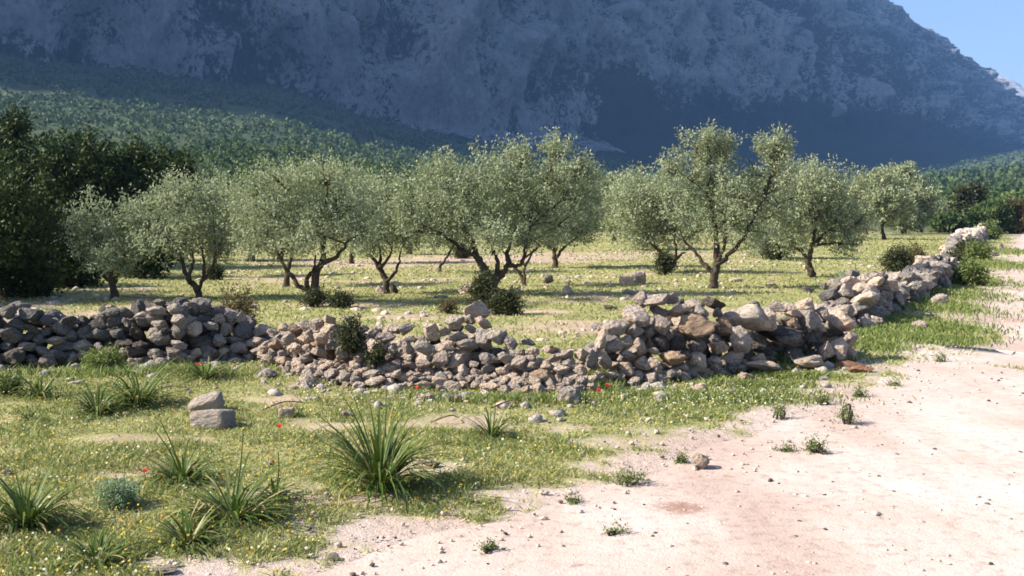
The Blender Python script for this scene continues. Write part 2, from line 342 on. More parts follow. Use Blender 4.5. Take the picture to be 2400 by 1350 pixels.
# mountain: a long cliff face that runs away to the right, self-shaded by its own crest
s = np.arange(-300, 3500, 5.0); v = np.concatenate([np.linspace(-0.95, 0, 40, endpoint=False), np.linspace(0, 1, 110), np.linspace(1.05, 2.2, 14)])
S, VV = np.meshgrid(s, v)
e_s = np.array((0.78, 0.626)); e_n = np.array((-0.626, 0.78))
Hc = np.interp(S, [-300, 300, 600, 1072, 1568, 2057, 2330, 2616, 3500], [900, 885, 845, 730, 605, 400, 322, 238, 60]) + 7 * fbm(S / 40, 0, 0, 4, 3) + 30 * fbm(S / 300, 0, 0, 2, 13) * (1 - sstep(1500, 1850, S))
Wc = np.interp(S, [-300, 800, 1600, 2000, 2300, 3500], [200, 200, 170, 125, 110, 90])
zb = np.interp(S, [-300, 450, 1072, 1568, 1980, 2600, 3500], [140, 118, 95, 128, 135, 110, 30])
zb = np.minimum(zb, Hc * 0.8)
k = np.clip(VV, 0, 1)
prof = np.where(VV < 0, 0, k ** 0.92)
off = np.where(VV < 0, VV * 420, np.where(VV > 1, 0, 0)) + k * Wc + np.clip(VV - 1, 0, None) * 500
zz = zb + (Hc - zb) * prof - np.clip(-VV, 0, None) * 420 * 0.30 - np.clip(VV - 1, 0, None) * 260
face = sstep(-0.05, 0.12, VV) * (1 - sstep(0.98, 1.1, VV))
rib = 1 - np.abs(fbm(S / 150 + VV * 1.3, VV * 3.2 - 0.006 * S, 0, 4, 51)) * 2.2
rib2 = 1 - np.abs(fbm(S / 48 - VV * 1.5, VV * 9, 0, 3, 61)) * 2
crag = fbm(S / 18, VV * 26, 0, 4, 71)
disp = face * (42 * rib * (1 - 0.75 * sstep(0.7, 1.0, VV)) + 24 * rib2 * (1 - 0.7 * sstep(0.8, 1.0, VV)) + 18 * crag)
off = off - disp
zz = zz + face * 5 * fbm(S / 25, VV * 20, 3, 3, 81) + (1 - face) * 4 * fbm(S / 30, VV * 10, 5, 3, 91)
base0 = np.array((-836.0, 537.0))
MX = base0[0] + e_s[0] * S + e_n[0] * off; MY = base0[1] + e_s[1] * S + e_n[1] * off
lowline = np.interp(S, [-300, 500, 850, 1180, 1225, 1380, 1600, 2000, 3500], [0.03, 0.0, -0.03, -0.22, 0.10, 0.03, 0.03, 0.06, 0.06]) + 0.06 * fbm(S / 90, 0, 2, 4, 101)
rock = 0.38 + 0.30 * sstep(-0.05, 0.06, VV - lowline) * 1.0 + 0.30 * (rib - 0.62) + 0.22 * fbm(S / 90, VV * 5, 0, 4, 111) + 0.22 * (rib2 - 0.5) - 0.75 * (1 - sstep(-0.05, 0.06, VV - lowline)) - 0.13 * sstep(1500, 2000, S)
mobj = link('mountain', make_mesh('mountain', np.stack([MX.ravel(), MY.ravel(), zz.ravel()], 1), grid_faces(len(v), len(s)), M['mountain'], True, {'rock': rock.ravel()}))
tag(mobj, 'huge shaded blue limestone mountain face with dark scrub', 'mountain', kind='structure')
# far bare ridge
s2 = np.linspace(0, 3200, 120); v2 = np.linspace(0, 1, 40); S2, V2 = np.meshgrid(s2, v2)
X2 = (1500 + S2 * 0.9) * 0.68; Y2 = (4300 + V2 * 900 - S2 * 0.15) * 0.68
H2 = np.interp(S2, [0, 500, 900, 1000, 1170, 1500, 3200], [600, 680, 715, 695, 620, 500, 380]) + 40 * fbm(S2 / 200, 0, 0, 4, 7)
Z2 = (60 + (H2 - 60) * sstep(0, 1, V2 * 0.93) + 45 * fbm(X2 / 110, Y2 / 110, 0, 5, 17)) * 0.68
dobj = link('distant_mountain', make_mesh('distant_mountain', np.stack([X2.ravel(), Y2.ravel(), Z2.ravel()], 1), grid_faces(40, 120), M['far_mountain'], True, {'rock': np.full(S2.size, 0.8)}))
tag(dobj, 'far pale bare ridge beyond the dark mountain shoulder', 'mountain', kind='structure')

# ------------------------------------------------------------------ foliage tools
def leaf_quads(P, D, Ln, Wd, r):
    n = len(P); side = unit(np.cross(D, r.normal(size=(n, 3))))
    Ln = np.asarray(Ln).reshape(-1, 1); Wd = np.asarray(Wd).reshape(-1, 1)
    mid = P + D * Ln * 0.5
    V = np.stack([P, mid + side * Wd / 2, P + D * Ln, mid - side * Wd / 2], 1).reshape(-1, 3)
    return V, np.arange(n * 4).reshape(-1, 4)
def tube(pts, radii, n=7, r=None, wob=0.0):
    pts = np.asarray(pts, float); out = []
    T = unit(np.gradient(pts, axis=0)); ref = np.array((0.3, 0.9, 0.1))
    for p, t, ra in zip(pts, T, radii):
        a = np.cross(t, ref); a /= np.linalg.norm(a) + 1e-9; b = np.cross(t, a)
        th = np.linspace(0, 2 * math.pi, n, endpoint=False)
        k = ra * (1 + (wob * r.normal(size=n) if r is not None else 0))
        out.append(p + np.outer(np.cos(th) * k, a) + np.outer(np.sin(th) * k, b))
    V = np.concatenate(out); f = []
    for i in range(len(pts) - 1):
        for j in range(n):
            f.append((i * n + j, i * n + (j + 1) % n, (i + 1) * n + (j + 1) % n, (i + 1) * n + j))
    return V, np.array(f)
def smooth_line(P, m=4):
    P = np.asarray(P, float); n = len(P)
    if n < 3: return np.stack([P[0] + (P[-1] - P[0]) * t for t in np.linspace(0, 1, m + 1)])
    out = []
    Q = np.vstack([2 * P[0] - P[1], P, 2 * P[-1] - P[-2]])
    for i in range(1, n):
        p0, p1, p2, p3 = Q[i - 1], Q[i], Q[i + 1], Q[i + 2]
        for t in np.linspace(0, 1, m, endpoint=False):
            out.append(0.5 * ((2 * p1) + (-p0 + p2) * t + (2 * p0 - 5 * p1 + 4 * p2 - p3) * t * t + (-p0 + 3 * p1 - 3 * p2 + p3) * t ** 3))
    out.append(P[-1]); return np.array(out)
def join(parts):
    Vs, Fs, k = [], [], 0
    for V, f in parts:
        Vs.append(V); Fs.append(f + k); k += len(V)
    return np.concatenate(Vs), np.concatenate(Fs)
def crown_sprays(blobs, r, per_m3, twig, n_leaf, leaf, width, up=0.5, shell=2.0, lump=0.22, least=45):
    """leaf sprays spread through a union of uneven ellipsoids; blobs: (centre, radii)"""
    Ps, Ds = [], []
    for c, R in blobs:
        n = int(max(least, per_m3 * 4.19 * R[0] * R[1] * R[2]))
        u = unit(r.normal(size=(n, 3))); q = r.random(n) ** (1 / shell); q = np.where((r.random(n) < 0.07) & (u[:, 2] > -0.1), q * r.uniform(1.05, 1.35, n), q)
        lumpy = 1 + lump * 2 * fbm(u[:, 0] * 2.3 + c[0], u[:, 1] * 2.3 + c[1], u[:, 2] * 2.3 + c[2], 3, 5)
        gap = fbm((c[0] + u[:, 0] * R[0] * q) * 1.9, (c[1] + u[:, 1] * R[1] * q) * 1.9, (c[2] + u[:, 2] * R[2] * q) * 1.9, 2, 77)
        keep = gap > -0.30 - 0.2 * r.random(n)
        P = c + u * np.asarray(R) * (q * lumpy)[:, None]
        D = unit(u * 0.7 + np.array((0, 0, up)) + r.normal(size=(n, 3)) * 0.45)
        Ps.append(P[keep]); Ds.append(D[keep])
    P = np.concatenate(Ps); D = np.concatenate(Ds); n = len(P)
    t = np.tile(np.linspace(0.05, 1, n_leaf), n); P2 = np.repeat(P, n_leaf, 0); D2 = np.repeat(D, n_leaf, 0)
    tl = np.repeat(twig * (0.6 + 0.8 * r.random(n)), n_leaf)
    m = len(P2)
    LP = P2 + D2 * ((t - 0.5) * tl)[:, None] + r.normal(size=(m, 3)) * twig * 0.10
    LD = unit(D2 * 0.55 + unit(r.normal(size=(m, 3))) * 0.9)
    return leaf_quads(LP, LD, leaf * (0.7 + 0.6 * r.random(m)), width * (0.7 + 0.6 * r.random(m)), r), (P, D)

GRP_OLIVE = 'olive trees in the grove behind the wall'
def olive_tree(label, base_px, limbs, blobs, seed, thick=0.11, density=106, depth_k=0.85, mat='olive_leaf', group=GRP_OLIVE, name='olive_tree', bark='bark', leafk=1.0):
    r = np.random.default_rng(seed)
    g = on(*base_px); d = g[1]; root = thing(name, g, label, 'tree', group)
    m_px = d / F
    parts = []
    def loc(px, py, dy=0.0): return at(px, py, d) + np.array((0, dy, 0)) - g
    tips = []
    for li, line in enumerate(limbs):
        dy = r.normal() * 0.25; n = len(line); P = []
        for i, (px, py) in enumerate(line):
            p = loc(px, py, dy * i / n); P.append(p)
        if li == 0: P[0][2] = -0.12
        P = smooth_line(P, 5); P[1:] += r.normal(size=(len(P) - 1, 3)) * 0.012
        t0 = thick if li == 0 else thick * 0.52
        rr = t0 * (0.28 + 0.72 * np.linspace(1, 0, len(P)) ** 1.2) * 0.86; 
        if li == 0: rr[0] *= 1.55; rr[1] *= 1.22
        parts.append(tube(P, rr, 8, r, 0.10)); tips.append((P[-1], rr[-1])); tips.append((P[len(P) * 2 // 3], rr[len(P) * 2 // 3]))
    B = []
    for (cx, cyy, rx, ry) in blobs:
        R = np.array((rx * m_px, max(rx, ry) * m_px * depth_k, ry * m_px)) * 1.08
        c = loc(cx, cyy, r.normal() * 0.25 * R[1]); B.append((c, R))
    xs = np.array([b[0] for b in B]); cen = xs.mean(0); span = np.ptp(xs[:, 0]) / 2 + 0.4
    for sgn in (-1, 1):
        i = r.integers(len(B)); c, R = B[i]
        B.append((np.array((cen[0] * 0.5 + c[0] * 0.5, sgn * span * 0.55, c[2] * 0.90)), R * 0.75))
    for c, R in B:
        best = min(tips, key=lambda q: np.linalg.norm(q[0] - c) + (0.5 if q[0][2] > c[2] else 0))
        p0, r0 = best
        midp = (p0 + c) / 2 + r.normal(size=3) * 0.12
        parts.append(tube(smooth_line([p0, midp, c], 4), np.linspace(min(r0 * 0.7, thick * 0.3), 0.008, 9), 6))
        for k in range(5):
            e = c + unit(r.normal(size=3) + np.array((0, 0, 0.1))) * R * 0.6
            parts.append(tube(smooth_line([p0 * 0.25 + c * 0.75, (c + e) / 2 + r.normal(size=3) * 0.08, e], 3), np.linspace(0.014, 0.005, 7), 4))
    V, f = join(parts); link('trunk', make_mesh('trunk', V, f, M[bark], True), root)
    size = max(0.066, d * 0.0031) * leafk; kk = (0.066 / size) ** 1.5
    (V, f), _ = crown_sprays(B, r, density * kk, 0.40 * (size / 0.066) ** 0.5, 20, size, size * 0.44)
    link('crown', make_mesh('crown', V, f, M[mat]), root)
    return root

def bush(label, p, size, seed, mat, n=260, leaf=0.035, name='bush', group=None, stems=7, up=0.5, cat='bush', n_leaf=14):
    r = np.random.default_rng(seed); root = thing(name, p, label, cat, group)
    w, dd, h = size; parts = []; B = []
    for i in range(5):
        a = r.random() * 6.28; q = 0.45 * r.random() ** 0.5
        B.append((np.array((math.cos(a) * w * q, math.sin(a) * dd * q, h * (0.30 + 0.3 * r.random()))), np.array((w * 0.55, dd * 0.55, h * 0.42)) * (0.75 + 0.45 * r.random())))
    for i in range(stems):
        c = B[i % 5][0] + r.normal(size=3) * np.array((w, dd, h)) * 0.14
        b0 = np.array((c[0] * 0.25, c[1] * 0.25, -0.04))
        parts.append(tube(smooth_line([b0, (b0 + c) / 2 + r.normal(size=3) * 0.03, c], 3), np.linspace(0.012, 0.004, 7) * max(1, h * 1.2), 5))
    V, f = join(parts); link('stems', make_mesh('stems', V, f, M['dark_bark'], True), root)
    vol = sum(4.19 * b[1][0] * b[1][1] * b[1][2] for b in B)
    (V, f), _ = crown_sprays(B, r, n / max(vol, 1e-3), leaf * 5, n_leaf, leaf, leaf * 0.5, up=up, lump=0.3, least=5)
    k = V[:, 2] > -0.03
    V[:, 2] = np.maximum(V[:, 2], 0.0)
    link('foliage', make_mesh('foliage', V, f, M[mat]), root)
    return root

# ------------------------------------------------------------------ stones
def stone_mesh(seed, sub=4):
    r = np.random.default_rng(1000 + seed); bm = bmesh.new(); bmesh.ops.create_icosphere(bm, subdivisions=sub, radius=1.0)
    V = np.array([v.co for v in bm.verts])
    for k in range(r.integers(9, 15)):
        n = unit(r.normal(size=3)); c = r.uniform(0.44, 0.82); dd = V @ n
        V = V - np.outer(np.maximum(dd - c, 0) * 0.92, n)
    V = V * (1 + 0.22 * fbm(V[:, 0] * 1.5 + seed * 7, V[:, 1] * 1.5, V[:, 2] * 1.5, 3, 3) + 0.13 * fbm(V[:, 0] * 4.5 + seed * 3, V[:, 1] * 4.5, V[:, 2] * 4.5, 3, 4))[:, None]
    V = V / np.abs(V).max(0)
    for v, c in zip(bm.verts, V): v.co = c
    for f in bm.faces: f.smooth = True
    me = bpy.data.meshes.new('stone'); bm.to_mesh(me); bm.free()
    me.materials.append(M['stone_grey']); return me
def block_mesh(seed):
    me = stone_mesh(40 + seed); r = np.random.default_rng(seed); n = len(me.vertices); V = np.zeros(n * 3); me.vertices.foreach_get('co', V); V = V.reshape(-1, 3)
    U = unit(V); p = 7.0; B_ = U / (np.abs(U) ** p).sum(1, keepdims=True) ** (1 / p)
    B_ = B_ * 0.86 * (1 + 0.10 * fbm(U[:, 0] * 2 + seed * 5, U[:, 1] * 2, U[:, 2] * 2, 4, 8))[:, None]; B_[:, 2] += 0.16 * B_[:, 0] * (1 if seed % 2 else -1)
    me.vertices.foreach_set('co', B_.ravel()); me.update(); return me
STONES = [stone_mesh(i) for i in range(22)]
BLOCKS = [block_mesh(i) for i in range(4)]
TONE = {'p': 'stone_pale', 'g': 'stone_grey', 'd': 'stone_dark', 'w': 'stone_dark_grey', 't': 'stone_tan', 'r': 'stone_red'}
def put_stone(parent, c, rad, rot, tone, name='stone', origin=None):
    o = bpy.data.objects.new(name, STONES[int(rng.integers(len(STONES)))]); COL.link(o)
    if parent is not None: o.parent = parent; c = np.asarray(c) - np.array(parent.location)
    o.location = c; o.scale = rad; o.rotation_euler = rot
    o.material_slots[0].link = 'OBJECT'; o.material_slots[0].material = M[TONE[tone]]
    return o
def px_stone(parent, cx, cyy, w, h, rot, tone, lean, depth=0.0, name='stone'):
    """a stone of the wall's face: seen at (cx, cy), w x h photo pixels, lying on a face that leans back from its foot line"""
    d0, b = lean(cx), 0.48
    rr = ray(cx, cyy); kz = -rr[2] / rr[1]             # drop per metre of distance
    z = (EYE - d0 * kz) / (1 + b * kz)
    d = d0 + b * max(z, 0) + depth
    p = at(cx, cyy, d)
    rx, rz = w / 2 / F * d * 1.09, h / 2 / F * d * 1.13
    ry = (0.55 * (rx + rz)) * rng.uniform(0.85, 1.15)
    p[1] += ry * 0.45
    p[2] = max(p[2], 0.35 * rz)
    return put_stone(parent, p, (rx, ry, rz), (rng.normal() * 0.12, -math.radians(rot) * -1, rng.normal() * 0.18), tone, name)
def lean_from(tbl):
    xs = [t[0] for t in tbl]; ds = [gp(*t)[1] for t in tbl]
    return lambda x: float(np.interp(x, xs, ds))
def pile(parent, target, box, cell, sizes, limit, tones, seed, tries=40, stop=0.05):
    """drops stones one by one where the heap is furthest below its target height, so that they really rest on each other"""
    r = np.random.default_rng(seed); x0, x1, y0, y1 = box
    xs = np.arange(x0, x1, cell); ys = np.arange(y0, y1, cell); GX, GY = np.meshgrid(xs, ys, indexing='ij')
    T = target(GX, GY); H = np.zeros_like(T); valid = np.argwhere(T > 0.02)
    n = bad = 0
    while n < limit and len(valid):
        c = valid[r.integers(len(valid), size=tries)]
        de = (T - H)[c[:, 0], c[:, 1]]; i, j = c[int(np.argmax(de))]
        if de.max() < stop: break
        a = r.uniform(*sizes); ax, ay, az = a * r.uniform(0.85, 1.35), a * r.uniform(0.8, 1.1), a * r.uniform(0.62, 0.85)
        az = min(az, max(0.05, (T[i, j] - H[i, j]) * 0.75 + 0.03))
        yaw = r.random() * math.pi
        q = int(max(ax, ay) / cell) + 1
        i0, i1, j0, j1 = max(0, i - q), min(len(xs), i + q + 1), max(0, j - q), min(len(ys), j + q + 1)
        dx, dy = GX[i0:i1, j0:j1] - xs[i], GY[i0:i1, j0:j1] - ys[j]
        u = (dx * math.cos(yaw) + dy * math.sin(yaw)) / ax; w = (-dx * math.sin(yaw) + dy * math.cos(yaw)) / ay
        rr = u * u + w * w; ins = rr < 0.9
        if not ins.any(): continue
        prof = az * np.sqrt(np.clip(1 - rr, 0, 1)); hl = H[i0:i1, j0:j1]
        zc = max(0.3 * az, np.quantile((hl + prof)[ins], 0.78) - 0.22 * az)
        if zc + 0.75 * az > T[i, j] + 0.05:
            if r.random() < 0.5: T[i, j] = 0
            bad += 1
            if bad > 4000: break
            continue
        hl[ins] = np.maximum(hl[ins], (zc + prof)[ins])
        g = float(hg(xs[i], ys[j]))
        tone = tones[r.integers(len(tones))] if not callable(tones) else tones(xs[i], ys[j], zc, r)
        put_stone(parent, (xs[i], ys[j], g + zc), (ax * 1.06, ay * 1.06, az * 1.08), (r.normal() * 0.22, r.normal() * 0.22, yaw), tone)
        n += 1
    return n
def face_rows(parent, lean, x0, x1, top, seed, tones, wpx=(24, 54), hpx=(19, 35), foot=None):
    r = np.random.default_rng(seed); n = 0
    y = 0.0
    row = 0; level = {}
    xs = np.arange(x0, x1 + 1, 4.0); cur = np.array([foot(x) for x in xs], float)      # photo rows of the courses laid so far
    for row in range(14):
        x = x0 + r.uniform(-30, 0); laid = False
        while x < x1:
            w = r.uniform(*wpx) * (1.25 if row < 2 and r.random() < 0.3 else 1); h = r.uniform(*hpx) * (w / np.mean(wpx)) ** 0.5
            m = (xs > x) & (xs < x + w)
            if m.any():
                yb = float(np.mean(cur[m])); cx = x + w / 2
                if yb - 0.55 * h > top(cx):
                    tn = tones(cx, yb - h / 2, r) if callable(tones) else tones[r.integers(len(tones))]
                    px_stone(parent, cx, yb - h * 0.5 + r.normal() * 2, w, h * 1.05, r.normal() * 14, tn, lean, r.normal() * 0.035); n += 1; laid = True
                    cur[m] = yb - h * 0.86
            x += w * 0.93
        if not laid: break
    return n

# --- left wall: the long dark grey stretch, darker stones towards its left end
foot_l = [(-120, 868), (0, 866), (130, 858), (260, 852), (420, 862), (560, 848), (650, 845)]
lean_l = lean_from(foot_l)
top_l = lambda x: float(np.interp(x, [-120, 0, 60, 130, 165, 215, 255, 300, 380, 480, 545, 610, 650], [722, 722, 722, 738, 752, 752, 722, 720, 706, 706, 735, 768, 790]))
wall_l = thing('dry_stone_wall', tuple(gp(280, 855)), 'long dark grey dry stone wall with the brown bush behind its end', 'stone wall')
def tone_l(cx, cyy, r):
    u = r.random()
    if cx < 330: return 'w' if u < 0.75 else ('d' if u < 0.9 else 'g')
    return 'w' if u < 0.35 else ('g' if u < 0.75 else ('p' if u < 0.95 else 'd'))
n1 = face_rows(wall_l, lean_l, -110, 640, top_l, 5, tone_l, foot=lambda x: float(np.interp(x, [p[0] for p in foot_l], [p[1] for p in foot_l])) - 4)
def target_l(x, y):
    px = 1200 + x / np.maximum(y, 1) * F; d0 = np.interp(px, [p[0] for p in foot_l], [gp(*p)[1] for p in foot_l])
    ztop = np.array([max(0.0, float(at(a, top_l(a), b + 0.6)[2])) for a, b in zip(px.ravel(), d0.ravel())]).reshape(px.shape)
    t = y - d0
    return np.where((px > -115) & (px < 640), ztop * 0.93 * np.clip((t - 0.18) / 0.18, 0, 1) * np.clip((1.15 - t) / 0.2, 0, 1), 0)
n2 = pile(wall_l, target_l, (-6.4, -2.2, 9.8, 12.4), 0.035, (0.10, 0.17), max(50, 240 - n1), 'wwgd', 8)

# --- centre: collapsed heap and the cairn-like pile
foot_c = [(600, 850), (700, 880), (800, 898), (950, 905), (1100, 905), (1250, 915), (1400, 918)]
lean_c = lean_from(foot_c)
wall_c = thing('dry_stone_wall', tuple(gp(900, 900)), 'collapsed pinkish stone heap with a dark bush growing in it', 'stone wall')
cairn = thing('dry_stone_wall', tuple(gp(1130, 905)), 'small stone pile topped by one big pale boulder beside the gap', 'stone wall')
rubble = thing('rubble_heap', tuple(gp(1290, 915)), 'low spill of pale stones filling the gap in the wall', 'rubble heap')
Z2 = lambda zx, zy: (700 + zx / 3.0, 600 + zy / 3.0)
def lay(parent, lst, conv, k, lean, paler=0.0):
    for q in lst:
        zx, zy, w, h, rot, tn = q[:6]
        if rng.random() < paler: tn = {'g': 'p', 'w': 'g', 'd': 'w'}.get(tn, tn)
        dep = q[6] if len(q) > 6 else 0.0
        cx, cyy = conv(zx, zy); px_stone(parent, cx, cyy, w / k, h / k, rot, tn, lean, dep)
lay(cairn, [(1230, 395, 210, 150, 8, 'p', .1), (1090, 478, 150, 100, -8, 'g'), (1200, 440, 95, 75, 10, 'g', .1), (1212, 515, 85, 65, 0, 'g', .05), (930, 525, 130, 145, 0, 'g'), (1300, 475, 130, 80, 10, 'p', .12),
    (1020, 535, 95, 65, -5, 'g'), (1110, 568, 155, 72, 4, 'g'), (1292, 590, 125, 160, 0, 'g'), (1400, 560, 165, 125, 15, 'g'), (1495, 615, 120, 85, 35, 'g', .05), (1180, 640, 155, 100, -5, 'g'), (1050, 640, 85, 95, 5, 'p'),
    (890, 650, 145, 110, -8, 'g'), (1120, 722, 215, 150, -5, 'g', .05), (1000, 735, 120, 125, 0, 'p', -.02), (1330, 732, 175, 95, -10, 'g'), (1470, 732, 145, 90, 8, 'g'), (1040, 690, 90, 60, 0, 'g', .1), (1400, 680, 150, 70, 0, 'w', .2),
    (1240, 660, 90, 60, 0, 'd', .2), (960, 600, 80, 60, 0, 'd', .15), (1100, 510, 120, 60, 0, 'd', .2)], Z2, 3.0, lean_c, 0.35)
lay(wall_c, [(760, 650, 105, 95, 0, 'g'), (750, 520, 125, 75, -12, 'w', .05), (605, 585, 155, 85, -5, 'p'), (660, 515, 125, 75, 0, 'p', .1), (540, 540, 95, 105, 10, 'g', .05), (400, 590, 135, 85, 0, 'g'), (310, 692, 130, 105, 5, 'w'),
    (412, 730, 75, 65, 0, 'g'), (770, 590, 95, 65, 0, 'p'), (770, 715, 95, 55, 0, 'g'), (540, 760, 95, 80, 0, 'g'), (430, 660, 105, 55, 0, 'w'), (30, 480, 95, 65, 0, 'w'), (120, 490, 115, 95, 0, 'p'), (150, 590, 115, 110, 10, 'p'),
    (60, 570, 85, 90, 0, 'g'), (205, 450, 105, 65, -5, 'p', .1), (340, 440, 65, 42, 0, 'w', .1), (60, 645, 75, 60, 0, 'p'), (-40, 520, 110, 80, 20, 't'), (-110, 500, 90, 60, 0, 'p'), (-180, 540, 90, 60, 0, 'p'), (-90, 590, 120, 80, 0, 'p'),
    (-170, 620, 110, 70, 0, 't'), (-30, 650, 110, 70, 0, 'p'), (-110, 690, 100, 60, 0, 'p'), (40, 720, 110, 60, 0, 'g'), (140, 680, 110, 70, 0, 'p'), (220, 640, 110, 80, 0, 'g'), (-240, 640, 110, 80, 0, 'p'), (-300, 600, 80, 60, 0, 'g'), (-300, 680, 110, 60, -5, 'p'), (-200, 720, 90, 50, 0, 'p'),
    (300, 800, 125, 65, 0, 'p'), (200, 840, 105, 62, 0, 'g'), (80, 862, 110, 90, 0, 'g'), (640, 812, 75, 55, 0, 'g'), (760, 755, 110, 50, -10, 'p'), (850, 862, 130, 90, 0, 'g'), (870, 765, 120, 70, 0, 'g'), (470, 820, 90, 60, 0, 'p'), (390, 790, 100, 60, 0, 'g'), (180, 760, 90, 60, 0, 'g'),
    (690, 760, 90, 60, 0, 'g'), (660, 650, 90, 80, 0, 'w', .05), (560, 660, 110, 80, 0, 'w', .05), (500, 700, 80, 60, 0, 'd', .05), (850, 600, 80, 80, 0, 'g', .05), (340, 600, 80, 70, 0, 'w', .08), (240, 560, 80, 70, 0, 'g', .05), (450, 520, 90, 60, 0, 'w', .1)], Z2, 3.0, lean_c, 0.7)
lay(rubble, [(1560, 765, 150, 120, -20, 'p'), (1700, 860, 210, 120, 5, 't'), (1850, 812, 160, 75, -5, 'p'), (1650, 672, 110, 65, 0, 'p'), (1765, 662, 120, 65, 0, 'p'), (1600, 612, 130, 55, 10, 'g', .1), (1850, 702, 155, 75, -12, 'p'),
    (1900, 752, 135, 75, 0, 'g'), (1990, 702, 105, 95, 0, 'p'), (2062, 722, 90, 115, 0, 'g'), (1500, 862, 130, 75, 0, 'p'), (1560, 905, 160, 85, 0, 'p'), (1720, 940, 135, 65, 0, 'g'), (1170, 832, 115, 125, 10, 'p'), (1262, 832, 105, 95, 0, 'p'),
    (1292, 872, 125, 80, 0, 'p'), (1030, 872, 95, 60, 0, 'p'), (1400, 902, 155, 95, 0, 'p'), (1330, 792, 105, 65, 0, 'g'), (1650, 760, 110, 70, 0, 'p'), (1740, 770, 110, 70, 0, 'p'), (1640, 720, 90, 60, 0, 'p'), (1980, 800, 110, 80, 0, 'p'),
    (1560, 680, 80, 50, 0, 'p'), (1430, 820, 100, 70, 0, 'p'), (1230, 770, 80, 60, 0, 'g'), (1790, 720, 90, 60, 0, 'p'), (1930, 860, 120, 70, 0, 'g'), (2010, 870, 100, 60, 0, 'p'), (1600, 850, 90, 60, 0, 'p'), (1480, 780, 90, 60, 0, 'p'), (1380, 850, 80, 60, 0, 'p')], Z2, 3.0, lean_c)
top_c = lambda px: np.interp(px, [600, 650, 700, 770, 850, 950, 1000, 1060, 1110, 1150, 1200, 1260, 1340, 1400], [800, 775, 758, 752, 775, 780, 760, 742, 725, 765, 800, 825, 830, 825])
def target_c(x, y):
    px = 1200 + x / np.maximum(y, 1) * F; d0 = np.interp(px, [p[0] for p in foot_c], [gp(*p)[1] for p in foot_c])
    tp = top_c(px); z = np.array([max(0.0, float(at(a, b, c + 0.55)[2])) for a, b, c in zip(px.ravel(), tp.ravel(), d0.ravel())]).reshape(px.shape)
    t = y - d0
    return np.where((px > 610) & (px < 1400), z * np.interp(px, [600, 900, 960, 1180, 1230, 1400], [.8, .78, .62, .58, .5, .55]) * np.clip((t - 0.3) / 0.25, 0, 1) * np.clip((1.2 - t) / 0.35, 0, 1), 0)
def part_of(lo, hi, fn):
    def f(x, y):
        px = 1200 + x / np.maximum(y, 1) * F; return np.where((px > lo) & (px < hi), fn(x, y), 0)
    return f
pile(wall_c, part_of(600, 950, target_c), (-2.8, -0.8, 9.2, 12.2), 0.035, (0.08, 0.15), 150, 'pppgt', 21)
pile(cairn, part_of(950, 1215, target_c), (-1.2, 0.2, 9.2, 12.0), 0.035, (0.09, 0.16), 110, 'ppg', 22)
pile(rubble, part_of(1215, 1400, target_c), (0.0, 1.2, 9.0, 11.6), 0.03, (0.05, 0.11), 120, 'ppg', 23)

def skirt(foot, lo, hi, h, reach):
    fx = [p[0] for p in foot]; fd = [gp(*p)[1] for p in foot]
    def f(x, y):
        px = 1200 + x / np.maximum(y, 1) * F; t = np.interp(px, fx, fd) - y
        w = reach * (1 + 0.7 * fbm(x * 1.3, y * 1.3, 0, 3, 19))
        return np.where((px > lo) & (px < hi) & (t > -0.25), h * np.clip(1 - (t + 0.05) / np.maximum(w, 0.1), 0, 1), 0)
    return f
pile(wall_c, skirt(foot_c, 610, 950, 0.14, 0.55), (-2.8, -0.8, 8.2, 11.5), 0.025, (0.04, 0.085), 100, 'pppg', 24, stop=0.03)
pile(cairn, skirt(foot_c, 950, 1215, 0.09, 0.38), (-1.2, 0.3, 8.2, 11.0), 0.025, (0.04, 0.09), 75, 'ppg', 25, stop=0.03)
pile(rubble, skirt(foot_c, 1215, 1400, 0.10, 0.38), (0.0, 1.2, 8.2, 11.0), 0.025, (0.04, 0.09), 75, 'ppg', 26, stop=0.03)
pile(wall_l, skirt(foot_l, 60, 640, 0.12, 0.30), (-5.4, -2.0, 9.2, 11.5), 0.03, (0.05, 0.10), 60, 'wggp', 27, stop=0.03)
